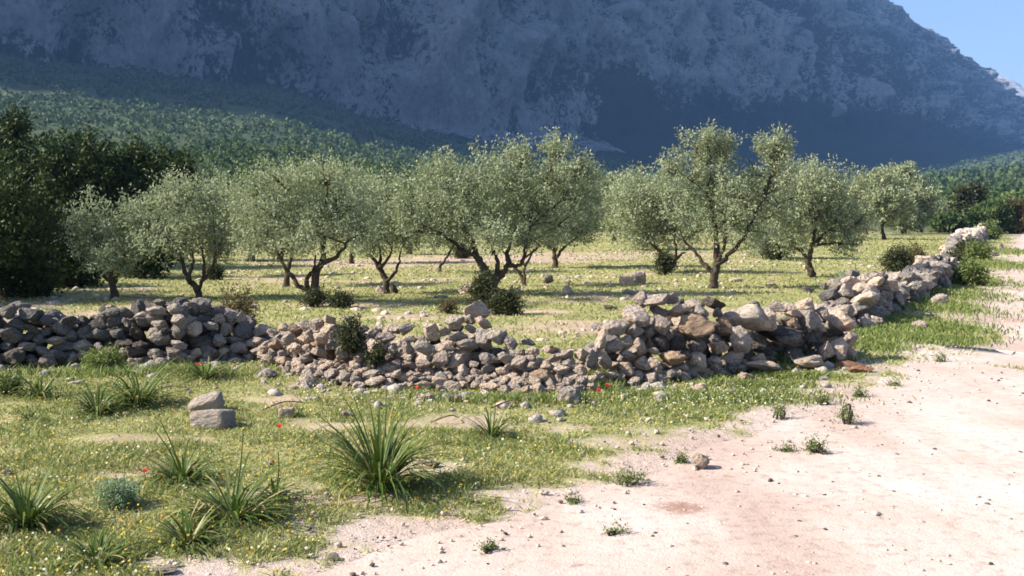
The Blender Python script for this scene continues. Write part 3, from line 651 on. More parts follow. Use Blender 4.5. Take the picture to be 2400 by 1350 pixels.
# --- right stretch with the large boulders
foot_r = [(1330, 915), (1450, 905), (1600, 895), (1700, 880), (1850, 868), (2010, 852)]
lean_r = lean_from(foot_r)
wall_r = thing('dry_stone_wall', tuple(gp(1650, 890)), 'tumbled boulder wall with a wide grey slab ending at the road corner', 'stone wall')
Z6 = lambda zx, zy: (1400 + zx / 3.692, 660 + zy / 3.692)
lay(wall_r, [(345, 300, 245, 175, 10, 'p'), (160, 400, 205, 175, -38, 'p'), (395, 155, 145, 150, 0, 'p', .1), (500, 168, 265, 110, -14, 'p', .0), (640, 145, 135, 110, 15, 'g', .05), (560, 268, 210, 115, 10, 'w', .08), (725, 270, 200, 105, -22, 'p', .02),
    (710, 195, 120, 105, 0, 'w', .25), (840, 195, 190, 85, -5, 'g', .35), (1005, 190, 200, 115, 8, 'd', .12), (552, 380, 175, 160, 15, 'p', -.04), (335, 440, 175, 135, -10, 'g'), (820, 392, 360, 215, -17, 't', -.12), (890, 262, 150, 130, -10, 'g', .06),
    (1035, 282, 105, 105, 0, 'w', .02), (1085, 342, 160, 80, 12, 't'), (1130, 420, 200, 115, -10, 't'), (150, 570, 160, 125, 0, 'p'), (252, 540, 115, 140, 0, 'g'), (375, 570, 135, 150, 8, 'p', -.03), (452, 432, 95, 95, 0, 'g', .06), (550, 540, 155, 165, 0, 'd', .04),
    (487, 612, 105, 75, 0, 'p', -.02), (700, 552, 150, 145, 0, 'd', .06), (852, 562, 180, 175, 0, 'w', .06), (1012, 500, 115, 85, 0, 'g', .03), (1055, 565, 155, 115, -10, 'p', -.02), (1250, 510, 195, 225, 8, 'p', -.10), (1330, 305, 450, 235, 5, 'g', -.02), (1490, 318, 180, 200, 0, 'g', -.10),
    (1340, 208, 160, 80, 0, 'g', .18), (1720, 288, 270, 95, 12, 'p', .1), (1800, 212, 195, 135, 0, 'p', .25), (1700, 362, 125, 115, 0, 't', .05), (1850, 362, 205, 205, 0, 'g', .02), (1962, 282, 125, 105, 0, 'g', .15), (1640, 360, 160, 100, 0, 'w', .2), (1610, 472, 470, 150, 3, 'd', .12),
    (1665, 482, 215, 105, -8, 'w', -.02), (1400, 562, 170, 115, 0, 'd', .1), (2130, 335, 265, 190, 0, 'p', .1), (1990, 620, 165, 170, 0, 'p', -.05), (2112, 602, 165, 190, 12, 'p', -.05), (2190, 500, 160, 125, -30, 'p', .05), (2205, 622, 90, 95, 0, 'p', .02), (2030, 442, 210, 95, 5, 'd', .2),
    (1845, 692, 290, 105, 5, 'p', -.2), (1485, 735, 370, 92, 5, 'p', -.2), (1920, 772, 145, 85, 0, 'p', -.2), (885, 685, 170, 160, 10, 'p', -.05), (1030, 702, 160, 115, 0, 'p', -.05), (1200, 655, 210, 110, 0, 'p', -.02), (1400, 662, 140, 75, 0, 'p', .0), (650, 682, 250, 135, 8, 't', -.05),
    (252, 752, 155, 135, 10, 'p', -.03), (395, 712, 155, 135, 0, 'g', -.02), (525, 745, 80, 78, 0, 'p', -.05), (270, 642, 160, 95, 0, 'g', .03), (60, 682, 150, 155, 0, 'p'), (150, 802, 120, 68, 0, 'p'), (350, 832, 165, 105, -15, 'p'), (490, 832, 155, 105, 0, 'p'), (600, 852, 88, 66, 0, 'g'),
    (650, 792, 165, 85, 0, 'p'), (580, 902, 115, 75, 0, 'p'), (740, 752, 150, 110, 0, 'p'), (30, 512, 130, 190, 25, 'p'), (40, 392, 90, 78, 0, 'g', .1), (920, 780, 150, 80, 0, 'p'), (820, 800, 120, 80, 0, 'g'), (1880, 480, 190, 120, 0, 'w', .15), (1920, 400, 150, 110, 0, 'g', .15),
    (1540, 220, 180, 80, 0, 'p', .25), (1660, 225, 160, 80, 0, 'p', .35), (950, 420, 100, 80, 0, 'w', .1), (1000, 430, 110, 90, 0, 'd', .1), (770, 640, 110, 80, 0, 'w', .05), (420, 640, 90, 70, 0, 'd', .1), (120, 640, 110, 90, 0, 'd', .1), (-20, 620, 120, 110, 0, 'p', .0), (-60, 720, 120, 90, 0, 'p', .0)], Z6, 3.692, lean_r)
top_r = lambda px: np.interp(px, [1340, 1400, 1440, 1480, 1580, 1650, 1700, 1800, 1900, 1960, 2000], [850, 800, 770, 705, 710, 730, 735, 735, 725, 745, 800])
def target_r(x, y):
    px = 1200 + x / np.maximum(y, 1) * F; d0 = np.interp(px, [p[0] for p in foot_r], [gp(*p)[1] for p in foot_r])
    tp = top_r(px); z = np.array([max(0.0, float(at(a, b, c + 0.6)[2])) for a, b, c in zip(px.ravel(), tp.ravel(), d0.ravel())]).reshape(px.shape)
    t = y - d0
    return np.where((px > 1360) & (px < 1985), z * 0.74 * np.clip((t - 0.36) / 0.3, 0, 1) * np.clip((1.35 - t) / 0.35, 0, 1), 0)
pile(wall_r, target_r, (0.5, 3.9, 9.2, 12.6), 0.035, (0.09, 0.17), 190, 'pggw', 33)

pile(wall_r, skirt(foot_r, 1400, 1760, 0.09, 0.32), (0.6, 2.6, 8.4, 11.0), 0.025, (0.04, 0.085), 60, 'pppg', 28, stop=0.03)
# --- wall along the road, near and far stretches
def line_wall(name, label, A, B, width, tops, cell, sizes, limit, tones, seed, ends=0.3):
    A, B = np.array(A[:2]), np.array(B[:2]); d = B - A; Ln = np.hypot(*d); d = d / Ln; nn = np.array((-d[1], d[0]))
    w = thing(name, (*A, 0), label, 'stone wall')
    def target(x, y):
        s_ = (x - A[0]) * d[0] + (y - A[1]) * d[1]; t = (x - A[0]) * nn[0] + (y - A[1]) * nn[1]
        top = np.interp(s_ / Ln, [q[0] for q in tops], [q[1] for q in tops])
        top = top * np.clip(s_ / ends + 0.2, 0, 1) * np.clip((Ln - s_) / ends, 0, 1)
        edge = np.clip((width / 2 + 0.1 * fbm(x, y, 0, 2, seed) - np.abs(t)) / (width * 0.22), 0, 1)
        return np.where((s_ > -0.1) & (s_ < Ln), top * edge, 0)
    P = np.stack([A, B]); lo, hi = P.min(0) - width, P.max(0) + width
    pile(w, target, (lo[0], hi[0], lo[1], hi[1]), cell, sizes, limit, tones, seed)
    return w
line_wall('dry_stone_wall', 'broken dry stone wall beside the track with a dark bush behind it', gp(1975, 768), gp(2215, 655), 0.95, [(0, .25), (.07, .62), (.13, .76), (.2, .45), (.3, .34), (.45, .48), (.55, .34), (.7, .48), (.85, .64), (.93, .48), (1, .55)], 0.045, (0.10, 0.21), 295, 'gggpww', 41, 0.4)
line_wall('dry_stone_wall', 'farthest stretch of dry stone wall, receding grey along the track', gp(2228, 600), gp(2318, 545), 1.2, [(0, .5), (.1, .75), (.2, .65), (.35, .85), (.5, .8), (1, .95)], 0.09, (0.22, 0.42), 295, 'wwgp', 42, 0.8)
line_wall('rubble_heap', 'low line of scattered stones linking the corner to the roadside wall', gp(1930, 775), gp(2010, 742), 0.9, [(0, .3), (.5, .28), (1, .35)], 0.04, (0.09, 0.16), 70, 'ppg', 43, 0.3)

# ------------------------------------------------------------------ olive trees of the grove
BL = {}
olive_tree('small dark-trunked olive at the forest edge, leftmost of the grove', (270, 705), [[(270, 706), (268, 670), (262, 630), (255, 590)], [(268, 662), (285, 625), (300, 585)], [(268, 675), (235, 640), (205, 615)]],
    [(245, 560, 78, 62), (215, 510, 62, 48), (285, 520, 52, 58), (190, 560, 40, 40), (300, 590, 40, 40), (250, 610, 55, 30)], 101, 0.10)
olive_tree('olive with a clean V-shaped fork rising behind the long dark grey wall', (465, 702), [[(465, 703), (462, 682), (440, 655), (425, 620), (420, 580)], [(463, 680), (480, 655), (502, 625), (512, 580)], [(478, 655), (474, 620), (462, 580)], [(440, 655), (450, 620), (448, 590)]],
    [(420, 540, 95, 60), (350, 520, 60, 58), (480, 520, 75, 75), (430, 460, 90, 52), (500, 470, 60, 55), (370, 470, 55, 40), (330, 560, 45, 40), (515, 570, 45, 40)], 102, 0.10)
olive_tree('spreading olive with a long limb sweeping left from its low fork', (740, 712), [[(740, 712), (738, 690), (738, 645), (752, 610), (752, 560), (745, 510)], [(735, 688), (700, 668), (675, 640), (655, 608), (630, 570), (622, 540)], [(752, 622), (790, 600), (815, 570), (840, 552)], [(720, 675), (718, 655), (732, 630), (735, 600)], [(655, 608), (668, 570), (665, 530)]],
    [(640, 500, 90, 70), (720, 470, 90, 70), (800, 490, 80, 80), (760, 540, 80, 50), (610, 560, 62, 42), (680, 420, 70, 45), (770, 410, 75, 45), (570, 510, 45, 50), (850, 530, 50, 50), (590, 440, 45, 40), (680, 570, 60, 30)], 103, 0.12)
olive_tree('olive with a three-way fork and two round stones at its foot', (905, 688), [[(905, 688), (903, 660), (890, 632), (868, 600), (850, 580)], [(905, 660), (925, 640), (938, 605), (945, 570)], [(890, 630), (890, 600), (885, 570)], [(892, 628), (912, 600), (920, 580)]],
    [(890, 540, 70, 50), (930, 500, 55, 60), (870, 480, 60, 55), (910, 440, 60, 45), (950, 550, 35, 40), (850, 560, 40, 35)], 104, 0.10)
olive_tree('largest olive, many limbs above a dark shrubby base behind the cairn', (1152, 695), [[(1152, 698), (1150, 670), (1140, 640), (1118, 600), (1108, 565), (1085, 535)], [(1152, 665), (1165, 640), (1166, 610), (1155, 580), (1160, 540)], [(1158, 670), (1178, 640), (1192, 622), (1212, 624), (1228, 605), (1235, 560), (1245, 530)], [(1112, 595), (1085, 590), (1060, 565), (1030, 545)], [(1192, 622), (1190, 590), (1205, 560)]],
    [(1010, 470, 85, 78), (1100, 450, 95, 80), (1200, 420, 95, 75), (1290, 400, 80, 60), (1340, 450, 65, 70), (1260, 490, 95, 65), (1150, 530, 80, 45), (980, 540, 60, 45), (1050, 530, 70, 50), (1330, 530, 60, 48), (1030, 400, 55, 40), (1300, 350, 35, 28), (1220, 370, 40, 30), (1365, 400, 35, 40), (1240, 560, 55, 30), (950, 490, 30, 40)], 105, 0.15)
olive_tree('slim two-stemmed olive just right of the shrubby-based one', (1232, 672), [[(1232, 673), (1224, 650), (1200, 620), (1180, 590)], [(1230, 665), (1228, 620), (1235, 585), (1250, 550)], [(1230, 625), (1250, 590), (1262, 570)]],
    [(1240, 510, 60, 50), (1200, 540, 45, 38), (1290, 530, 45, 45)], 106, 0.07)
olive_tree('round-headed olive with a V trunk and a long shadow on the bare soil', (1302, 630), [[(1302, 631), (1300, 605), (1296, 580), (1280, 555)], [(1302, 610), (1318, 585), (1345, 562), (1365, 545)], [(1300, 590), (1310, 560), (1312, 530)], [(1296, 582), (1270, 570), (1255, 560)]],
    [(1310, 500, 85, 60), (1370, 500, 50, 60), (1260, 500, 55, 55), (1320, 440, 75, 60), (1380, 440, 40, 50), (1360, 545, 45, 25), (1280, 545, 45, 25)], 107, 0.12)
olive_tree('thin leaning single-stemmed olive standing alone in the bare soil', (1032, 642), [[(1032, 643), (1030, 630), (1040, 612), (1055, 590), (1060, 560)], [(1050, 595), (1065, 570), (1075, 545)]],
    [(1040, 520, 65, 50), (1000, 540, 50, 38), (1080, 530, 40, 40), (1030, 460, 60, 45)], 108, 0.07)
olive_tree('olive with a bush-wrapped double trunk near the two pale blocks', (1568, 642), [[(1568, 643), (1560, 622), (1552, 595), (1530, 572), (1515, 560)], [(1572, 632), (1584, 605), (1582, 570), (1578, 545)], [(1584, 606), (1600, 595), (1615, 580)]],
    [(1545, 520, 70, 60), (1490, 510, 55, 65), (1590, 530, 50, 50), (1520, 450, 70, 48), (1465, 470, 35, 50), (1500, 560, 50, 30), (1580, 450, 50, 45)], 109, 0.11)
olive_tree('tall twin-topped olive with an open vase of limbs behind the boulder wall', (1670, 680), [[(1670, 681), (1674, 650), (1682, 610), (1680, 570), (1676, 520), (1660, 450)], [(1678, 625), (1705, 600), (1740, 560), (1762, 520), (1785, 470), (1815, 440)], [(1670, 635), (1648, 618), (1632, 590), (1602, 558), (1598, 530)], [(1682, 612), (1696, 580), (1700, 540)], [(1785, 470), (1810, 400), (1822, 345)]],
    [(1650, 400, 70, 62), (1640, 350, 52, 42), (1690, 430, 62, 62), (1620, 470, 72, 66), (1700, 510, 72, 58), (1780, 460, 66, 70), (1812, 385, 40, 48), (1824, 338, 22, 26), (1795, 350, 24, 30), (1818, 360, 26, 26), (1655, 325, 40, 22), (1760, 540, 60, 45), (1640, 540, 60, 45), (1840, 470, 48, 60), (1575, 390, 32, 32), (1760, 400, 38, 40), (1700, 345, 28, 32)], 110, 0.13)
olive_tree('broad olive on a stout dark curved trunk, near the roadside wall', (1905, 652), [[(1908, 653), (1898, 630), (1895, 600), (1905, 570), (1908, 530)], [(1896, 612), (1882, 590), (1868, 580), (1850, 560)], [(1900, 580), (1930, 550), (1960, 520)]],
    [(1900, 490, 90, 70), (1960, 510, 75, 65), (1840, 500, 70, 65), (1900, 420, 85, 50), (1960, 430, 55, 45), (1850, 560, 50, 35), (2010, 530, 40, 45), (1850, 420, 50, 40), (1980, 570, 45, 28)], 111, 0.14)
olive_tree('low bushy olive with dark skirts reaching the ground between two grove trunks', (1808, 607), [[(1808, 608), (1806, 590), (1800, 560), (1790, 530)], [(1806, 590), (1825, 570), (1840, 550)]],
    [(1790, 540, 70, 50), (1850, 545, 60, 42), (1760, 570, 45, 28), (1830, 575, 60, 25), (1810, 500, 60, 40)], 112, 0.13, mat='olive_leaf')
olive_tree('mid-distance olive on a straight pale trunk near the end of the grove', (2074, 562), [[(2074, 563), (2070, 540), (2070, 515), (2066, 490)], [(2070, 525), (2085, 505), (2095, 490)], [(2070, 520), (2050, 500), (2035, 490)]],
    [(2065, 470, 60, 45), (2020, 480, 45, 45), (2100, 480, 40, 40), (2060, 430, 50, 32), (2000, 510, 35, 30)], 113, 0.16, mat='olive_leaf_far')
olive_tree('tall tufted olive behind the roadside bush', (2118, 548), [[(2118, 549), (2115, 530), (2112, 505), (2110, 480)], [(2115, 528), (2130, 510), (2145, 495)]],
    [(2120, 470, 58, 45), (2115, 425, 40, 34), (2150, 480, 45, 42), (2085, 490, 35, 40), (2118, 402, 16, 14), (2120, 520, 40, 20)], 114, 0.25, mat='olive_leaf_far')
olive_tree('slender trunked olive half hidden behind the sweeping-limbed one', (672, 670), [[(672, 670), (672, 640), (680, 600), (685, 570)]],
    [(690, 510, 70, 55), (630, 480, 60, 50), (740, 500, 50, 50), (650, 420, 60, 40)], 115, 0.10)
olive_tree('small far olive with a short trunk showing left of the three-way fork', (825, 618), [[(825, 619), (824, 600), (828, 575), (835, 550)]],
    [(830, 520, 60, 45), (790, 500, 45, 40), (860, 470, 55, 50), (820, 440, 55, 45)], 116, 0.12)
olive_tree('pale far olive with a short thick trunk behind the bush-wrapped one', (1512, 588), [[(1512, 589), (1514, 570), (1510, 545), (1500, 520)], [(1513, 570), (1530, 550), (1540, 530)]],
    [(1500, 500, 62, 50), (1455, 490, 45, 55), (1540, 480, 45, 45), (1480, 440, 55, 38), (1440, 530, 30, 35)], 117, 0.17, mat='olive_leaf_far')
olive_tree('olive with an ivy-dark foot behind the V-forked one', (505, 645), [[(505, 646), (503, 620), (510, 590), (515, 560)]],
    [(520, 530, 60, 48), (560, 510, 50, 50), (480, 510, 45, 45), (540, 460, 55, 40)], 118, 0.12)
for i, (bx, by, w, h, lab) in enumerate([(1440, 565, 60, 62, 'pale far olive in the gap between the two big crowns'), (1470, 560, 45, 70, 'hazy far olive crowning the grove row left of the pale blocks'), (1990, 558, 48, 62, 'far olive left of the straight pale trunk'),
        (2030, 551, 40, 66, 'far olive directly behind the straight pale trunk'), (2160, 543, 38, 40, 'dark round far olive right of the tufted one'), (2196, 541, 34, 38, 'far olive with twin dark stems before the far wall'), (2232, 540, 30, 36, 'pale far olive touching the far wall end'),
        (1700, 572, 70, 60, 'far olive filling the gap under the twin-topped crown'), (960, 598, 60, 70, 'far olive above the bare soil right of the three-way fork'), (590, 612, 50, 66, 'far olive standing against the woodland behind the grove')]):
    olive_tree(lab, (bx, by), [[(bx, by + 1), (bx - 2, by - h * 0.4), (bx + 4, by - h * 0.8)], [(bx, by - h * 0.3), (bx + w * 0.35, by - h * 0.75)], [(bx, by - h * 0.35), (bx - w * 0.35, by - h * 0.8)]],
        [(bx, by - h * 1.1, w * 0.8, h * 0.42), (bx - w * 0.5, by - h * 0.9, w * 0.5, h * 0.4), (bx + w * 0.5, by - h * 0.92, w * 0.5, h * 0.4), (bx + w * .1, by - h * 1.45, w * 0.5, h * 0.3)], 140 + i, 0.18, mat='olive_leaf_far', density=60)

# ------------------------------------------------------------------ dark evergreen trees on the left, trees by the road
GE = 'dark evergreen trees at the forest edge'
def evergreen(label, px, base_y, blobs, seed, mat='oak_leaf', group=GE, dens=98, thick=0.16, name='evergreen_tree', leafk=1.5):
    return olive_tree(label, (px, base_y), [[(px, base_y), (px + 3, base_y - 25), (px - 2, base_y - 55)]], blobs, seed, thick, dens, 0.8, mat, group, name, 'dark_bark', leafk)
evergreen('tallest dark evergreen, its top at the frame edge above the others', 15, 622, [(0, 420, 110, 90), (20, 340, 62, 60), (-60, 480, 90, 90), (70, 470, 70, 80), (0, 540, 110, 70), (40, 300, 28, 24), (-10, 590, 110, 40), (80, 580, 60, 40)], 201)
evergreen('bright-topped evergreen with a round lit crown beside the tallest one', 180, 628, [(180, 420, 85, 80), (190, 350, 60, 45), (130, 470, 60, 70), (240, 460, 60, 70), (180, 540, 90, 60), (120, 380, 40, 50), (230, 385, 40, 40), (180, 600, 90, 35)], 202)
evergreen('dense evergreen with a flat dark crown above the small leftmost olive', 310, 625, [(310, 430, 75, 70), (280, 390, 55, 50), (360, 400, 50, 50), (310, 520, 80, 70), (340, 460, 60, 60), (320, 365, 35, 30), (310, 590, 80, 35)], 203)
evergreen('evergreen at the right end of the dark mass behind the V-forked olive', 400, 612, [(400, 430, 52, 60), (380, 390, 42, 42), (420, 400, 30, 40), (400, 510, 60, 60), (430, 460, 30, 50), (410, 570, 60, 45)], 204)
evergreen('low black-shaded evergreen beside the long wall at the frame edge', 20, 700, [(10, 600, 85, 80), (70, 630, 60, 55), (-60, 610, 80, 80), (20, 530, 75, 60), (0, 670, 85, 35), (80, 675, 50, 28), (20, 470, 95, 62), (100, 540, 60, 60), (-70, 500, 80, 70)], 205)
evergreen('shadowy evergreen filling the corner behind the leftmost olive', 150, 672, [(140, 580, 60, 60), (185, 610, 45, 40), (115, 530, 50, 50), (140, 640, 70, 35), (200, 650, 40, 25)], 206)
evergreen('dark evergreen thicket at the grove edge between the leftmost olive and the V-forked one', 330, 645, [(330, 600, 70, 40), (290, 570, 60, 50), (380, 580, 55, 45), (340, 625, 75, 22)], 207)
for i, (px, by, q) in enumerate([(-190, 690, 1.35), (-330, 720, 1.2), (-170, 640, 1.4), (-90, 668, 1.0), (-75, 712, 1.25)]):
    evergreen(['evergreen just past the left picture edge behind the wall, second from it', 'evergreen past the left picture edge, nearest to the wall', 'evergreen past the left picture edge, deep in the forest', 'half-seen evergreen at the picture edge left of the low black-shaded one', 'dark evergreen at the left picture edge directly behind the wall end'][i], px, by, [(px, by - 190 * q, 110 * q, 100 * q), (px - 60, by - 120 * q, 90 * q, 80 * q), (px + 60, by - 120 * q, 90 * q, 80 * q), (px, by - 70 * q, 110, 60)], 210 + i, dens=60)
GR = 'trees at the far end of the track'
evergreen('small dark tree leaning on a thin trunk above the far wall', 2262, 545, [(2272, 468, 32, 24), (2258, 490, 24, 18), (2285, 455, 18, 14)], 221, 'bush_leaf', GR, 120, 0.12, 'evergreen_tree')
evergreen('reddish dark tree hanging over the track at the frame edge', 2385, 548, [(2375, 508, 34, 20), (2398, 500, 34, 28), (2366, 492, 18, 12), (2392, 528, 38, 16)], 222, 'brown_leaf', GR)
evergreen('round green shrub tree left of the reddish one by the track', 2335, 548, [(2335, 505, 34, 30), (2315, 520, 28, 24), (2350, 525, 34, 20)], 223, 'wood_leaf', GR)
evergreen('low green tree behind the end of the far wall', 2292, 546, [(2292, 520, 26, 22), (2300, 505, 22, 16)], 224, 'wood_leaf', GR)
evergreen('green tree spreading low behind the far wall', 2240, 546, [(2232, 522, 30, 18), (2210, 526, 26, 15)], 225, 'wood_leaf', GR)

# ------------------------------------------------------------------ far woodland and hillside scrub (masses)
def canopy_mass(name, label, pts, radii, n_face, leaf, mat, seed):
    r = np.random.default_rng(seed); n = len(pts)
    P = np.repeat(pts, n_face, 0); Rr_ = np.repeat(radii, n_face, 0)
    u = unit(r.normal(size=(len(P), 3))); u[:, 2] = np.abs(u[:, 2]) * 1.1 - 0.15
    lump = 1 + 0.25 * fbm(P[:, 0] * 0.4 + u[:, 0] * 2, P[:, 1] * 0.4 + u[:, 1] * 2, u[:, 2] * 2, 2, seed)
    Q = P + u * Rr_ * (lump * (0.72 + 0.28 * r.random(len(P)) ** 0.5))[:, None]
    D = unit(u * 0.35 + r.normal(size=(len(P), 3)) * 0.7)
    lf = np.repeat(leaf if np.ndim(leaf) else np.full(n, leaf), n_face) * (0.6 + 0.8 * r.random(len(P)))
    V, f = leaf_quads(Q, D, lf, lf * 0.75, r)
    return tag(link(name, make_mesh(name, V, f, M[mat])), label, 'woodland', kind='stuff')
def scatter_polar(n, az, rr, seed, power=1.0):
    r = np.random.default_rng(seed); a = r.uniform(*az, n); d = rr[0] * (rr[1] / rr[0]) ** (r.random(n) ** power)
    x, y = d * np.sin(a), d * np.cos(a); return x, y, r
x, y, r = scatter_polar(900, (-0.62, 0.10), (52, 330), 301)
k = (x < -0.02 * y - 2) | (y > 95); k &= ~((x > -0.36 * y) & (y < 62)); x, y = x[k], y[k]
rad_ = np.exp(r.normal(0.65, 0.38, len(x))).clip(0.8, 3.6); z = hg(x, y)
canopy_mass('forest', 'sunlit green woodland behind the grove at the foot of the slope', np.stack([x, y, z + rad_ * 0.75], 1), np.stack([rad_ * 1.15, rad_ * 1.15, rad_ * 1.05], 1), 120, np.clip(np.hypot(x, y) * 0.0043, 0.24, 1.1), 'wood_leaf', 302)
x, y, r = scatter_polar(1700, (0.02, 0.66), (130, 900), 311)
rad_ = np.exp(r.normal(0.45, 0.4, len(x))).clip(0.6, 2.6); z = hg(x, y)
canopy_mass('forest', 'low green woodland stretching beyond the grove to the right', np.stack([x, y, z + rad_ * 0.7], 1), np.stack([rad_ * 1.2, rad_ * 1.2, rad_], 1), 44, np.clip(np.hypot(x, y) * 0.0043, 0.32, 2.2), 'wood_leaf', 312)
x, y, r = scatter_polar(9000, (-0.64, 0.66), (250, 1600), 321, 0.8)
k = (fbm(x / 70, y / 70, 0, 4, 41) + 0.12 < 0.12 + 0.25 * r.random(len(x))) | (r.random(len(x)) < 0.45); x, y = x[k], y[k]
rad_ = np.exp(r.normal(0.5, 0.45, len(x))).clip(0.6, 3.4); z = hg(x, y)
canopy_mass('hillside_scrub', 'scattered scrub and small trees dotting the sunlit foothill', np.stack([x, y, z + rad_ * 0.6], 1), np.stack([rad_ * 1.2, rad_ * 1.2, rad_], 1), 16, np.clip(np.hypot(x, y) * 0.0035, 0.7, 2.4), 'scrub_leaf', 322)

# ------------------------------------------------------------------ bushes
def B(label, px, py, wpx, hpx, seed, mat, n, leaf, dy=1.0, root=None, **kw):
    p = on(px, py) if root is None else np.array(root); m = p[1] / F
    return bush(label, p, (wpx * m / 2, wpx * m / 2 * dy, hpx * m), seed, mat, n, leaf, **kw)
B('brown dry-leaved bush behind the end of the long dark grey wall', 562, 790, 120, 110, 401, 'brown_leaf', 330, 0.035)
B('dark green bush growing inside the collapsed stone heap', 822, 850, 88, 72, 402, 'bush_leaf', 300, 0.028, root=at(822, 822, lean_c(822) + 0.12))
B('small sprawling bush low in front of the collapsed heap', 875, 850, 60, 42, 403, 'bush_leaf', 70, 0.028, root=at(880, 856, lean_c(880) + 0.02))
B('dense dark shrub wrapped around the largest olive trunk', 1135, 722, 90, 95, 404, 'bush_leaf', 520, 0.045)
B('low dark spreading shrub right of the largest olive trunk', 1182, 738, 100, 55, 405, 'bush_leaf', 420, 0.045)
B('dark leafy suckers around the foot of the sweeping-limbed olive', 735, 722, 70, 34, 406, 'bush_leaf', 170, 0.045)
B('low green shrub right of the sweeping-limbed olive foot', 795, 726, 70, 28, 407, 'bush_leaf', 170, 0.045)
B('round dark clump wrapping the double trunk near the pale blocks', 1562, 648, 48, 48, 408, 'bush_leaf', 260, 0.06)
B('dark clump at the foot of the far ivy-dark olive', 505, 652, 44, 36, 409, 'bush_leaf', 200, 0.06)
B('dark round shrub in the bare soil left of the largest olive', 1085, 608, 48, 30, 410, 'bush_leaf', 200, 0.08)
B('dark trunk-side thicket under the low bushy olive', 1808, 612, 80, 45, 411, 'bush_leaf', 300, 0.08)
B('broad brownish bush sprawling behind the roadside wall', 2100, 640, 100, 62, 412, 'bush_leaf', 420, 0.06)
B('reddish bush right part of the scrub behind the roadside wall', 2150, 625, 70, 45, 413, 'brown_leaf', 260, 0.06)
B('dark green thicket against the road side of the wall', 2240, 655, 60, 60, 414, 'bush_leaf', 360, 0.07)
B('leafy green thicket spilling from the wall toward the track', 2262, 668, 90, 46, 415, 'weed_leaf', 380, 0.07)
B('low green thicket farther along the foot of the far wall', 2292, 610, 60, 36, 416, 'weed_leaf', 300, 0.10)
B('dark shrub against the far wall', 2262, 600, 44, 34, 417, 'bush_leaf', 240, 0.10)
B('grey-green shrub at the far end of the wall', 2318, 560, 44, 32, 418, 'weed_leaf', 240, 0.16)
B('soft blue-green cushion plant left of the sprawling asphodel', 278, 1190, 125, 55, 419, 'blue_leaf', 420, 0.016, name='cushion_plant', cat='plant')
B('pale blue-green weed beside the near end of the roadside wall', 1985, 668, 80, 18, 420, 'blue_leaf', 150, 0.05, name='cushion_plant', cat='plant')
B('dry low brown shrub left of the cairn in the grove', 1050, 735, 70, 30, 421, 'brown_leaf', 80, 0.035)
B('leafy green clump against the long wall foot', 245, 868, 110, 50, 422, 'lush_grass', 240, 0.03, name='leafy_plant', cat='plant')
B('dark leafy clump at the frame edge below the long wall', 30, 925, 80, 40, 423, 'weed_leaf', 170, 0.028, name='leafy_plant', cat='plant')

# small weeds along the track edge
for i, (px, py, w, h, lab) in enumerate([(1985, 996, 90, 62, 'largest bright weed on the bare track edge with a sharp shadow'), (1825, 982, 46, 42, 'small upright weed on the track edge left of the largest'), (2014, 932, 42, 30, 'weed highest up the track edge below the slabs'),
        (1935, 948, 44, 20, 'flat weed between the two upright track weeds'), (1912, 1066, 64, 46, 'ragged two-armed weed below the largest track weed'), (1845, 1062, 54, 14, 'flat weed left of the ragged one'), (1470, 1135, 110, 36, 'spreading green weed patch left of the lone road stone'),
        (1445, 1255, 60, 18, 'brownish weed alone low on the track'), (2095, 905, 60, 10, 'flat weed right of the slabs on the track'), (1595, 1085, 50, 26, 'weed touching the lone road stone'), (1150, 1295, 40, 16, 'tiny weed on the dirt low in the frame'), (2205, 850, 50, 22, 'weed tuft at the tip of the grassy verge'),
        (1340, 1180, 50, 14, 'small flat weed at the grass edge of the dirt')]):
    B(lab, px, py, w, h, 440 + i, 'weed_leaf', 60 if w > 60 else 34, 0.016, name='weed', cat='weed', group='weeds on the track edge', stems=6, n_leaf=12)

# ------------------------------------------------------------------ asphodel clumps: each strap leaf a piece
def blade_mesh(seed):
    r = np.random.default_rng(600 + seed); n = 9; bend = r.uniform(0.6, 2.7); V = []; a = 0.0; p = np.zeros(3)
    kink = r.random() < 0.25; kk = r.integers(4, 7)
    th = r.uniform(0.05, 0.22)
    for i in range(n):
        t = i / (n - 1); w = 0.5 * (0.55 + 0.9 * t) * (1 - t) ** 0.6 * 1.35 if t > 0.15 else 0.5 * 0.85
        w *= 0.026
        V += [(p[0], -w, p[2] + 0.25 * w), (p[0], 0, p[2] - 0.2 * w), (p[0], w, p[2] + 0.25 * w)]
        th += bend / n + (0.9 if kink and i == kk else 0)
        th_ = min(th, 2.6); p = p + np.array((math.sin(th_), 0, math.cos(th_))) / (n - 1)
        p[1] += 0
    f = []
    for i in range(n - 1):
        b = i * 3; f += [(b, b + 1, b + 4, b + 3), (b + 1, b + 2, b + 5, b + 4)]
    V = np.array(V, float); V[:, 2] = np.maximum(V[:, 2], -0.2)
    return make_mesh('leaf', V, f, M['asphodel'], True)
BLADES = [blade_mesh(i) for i in range(14)]
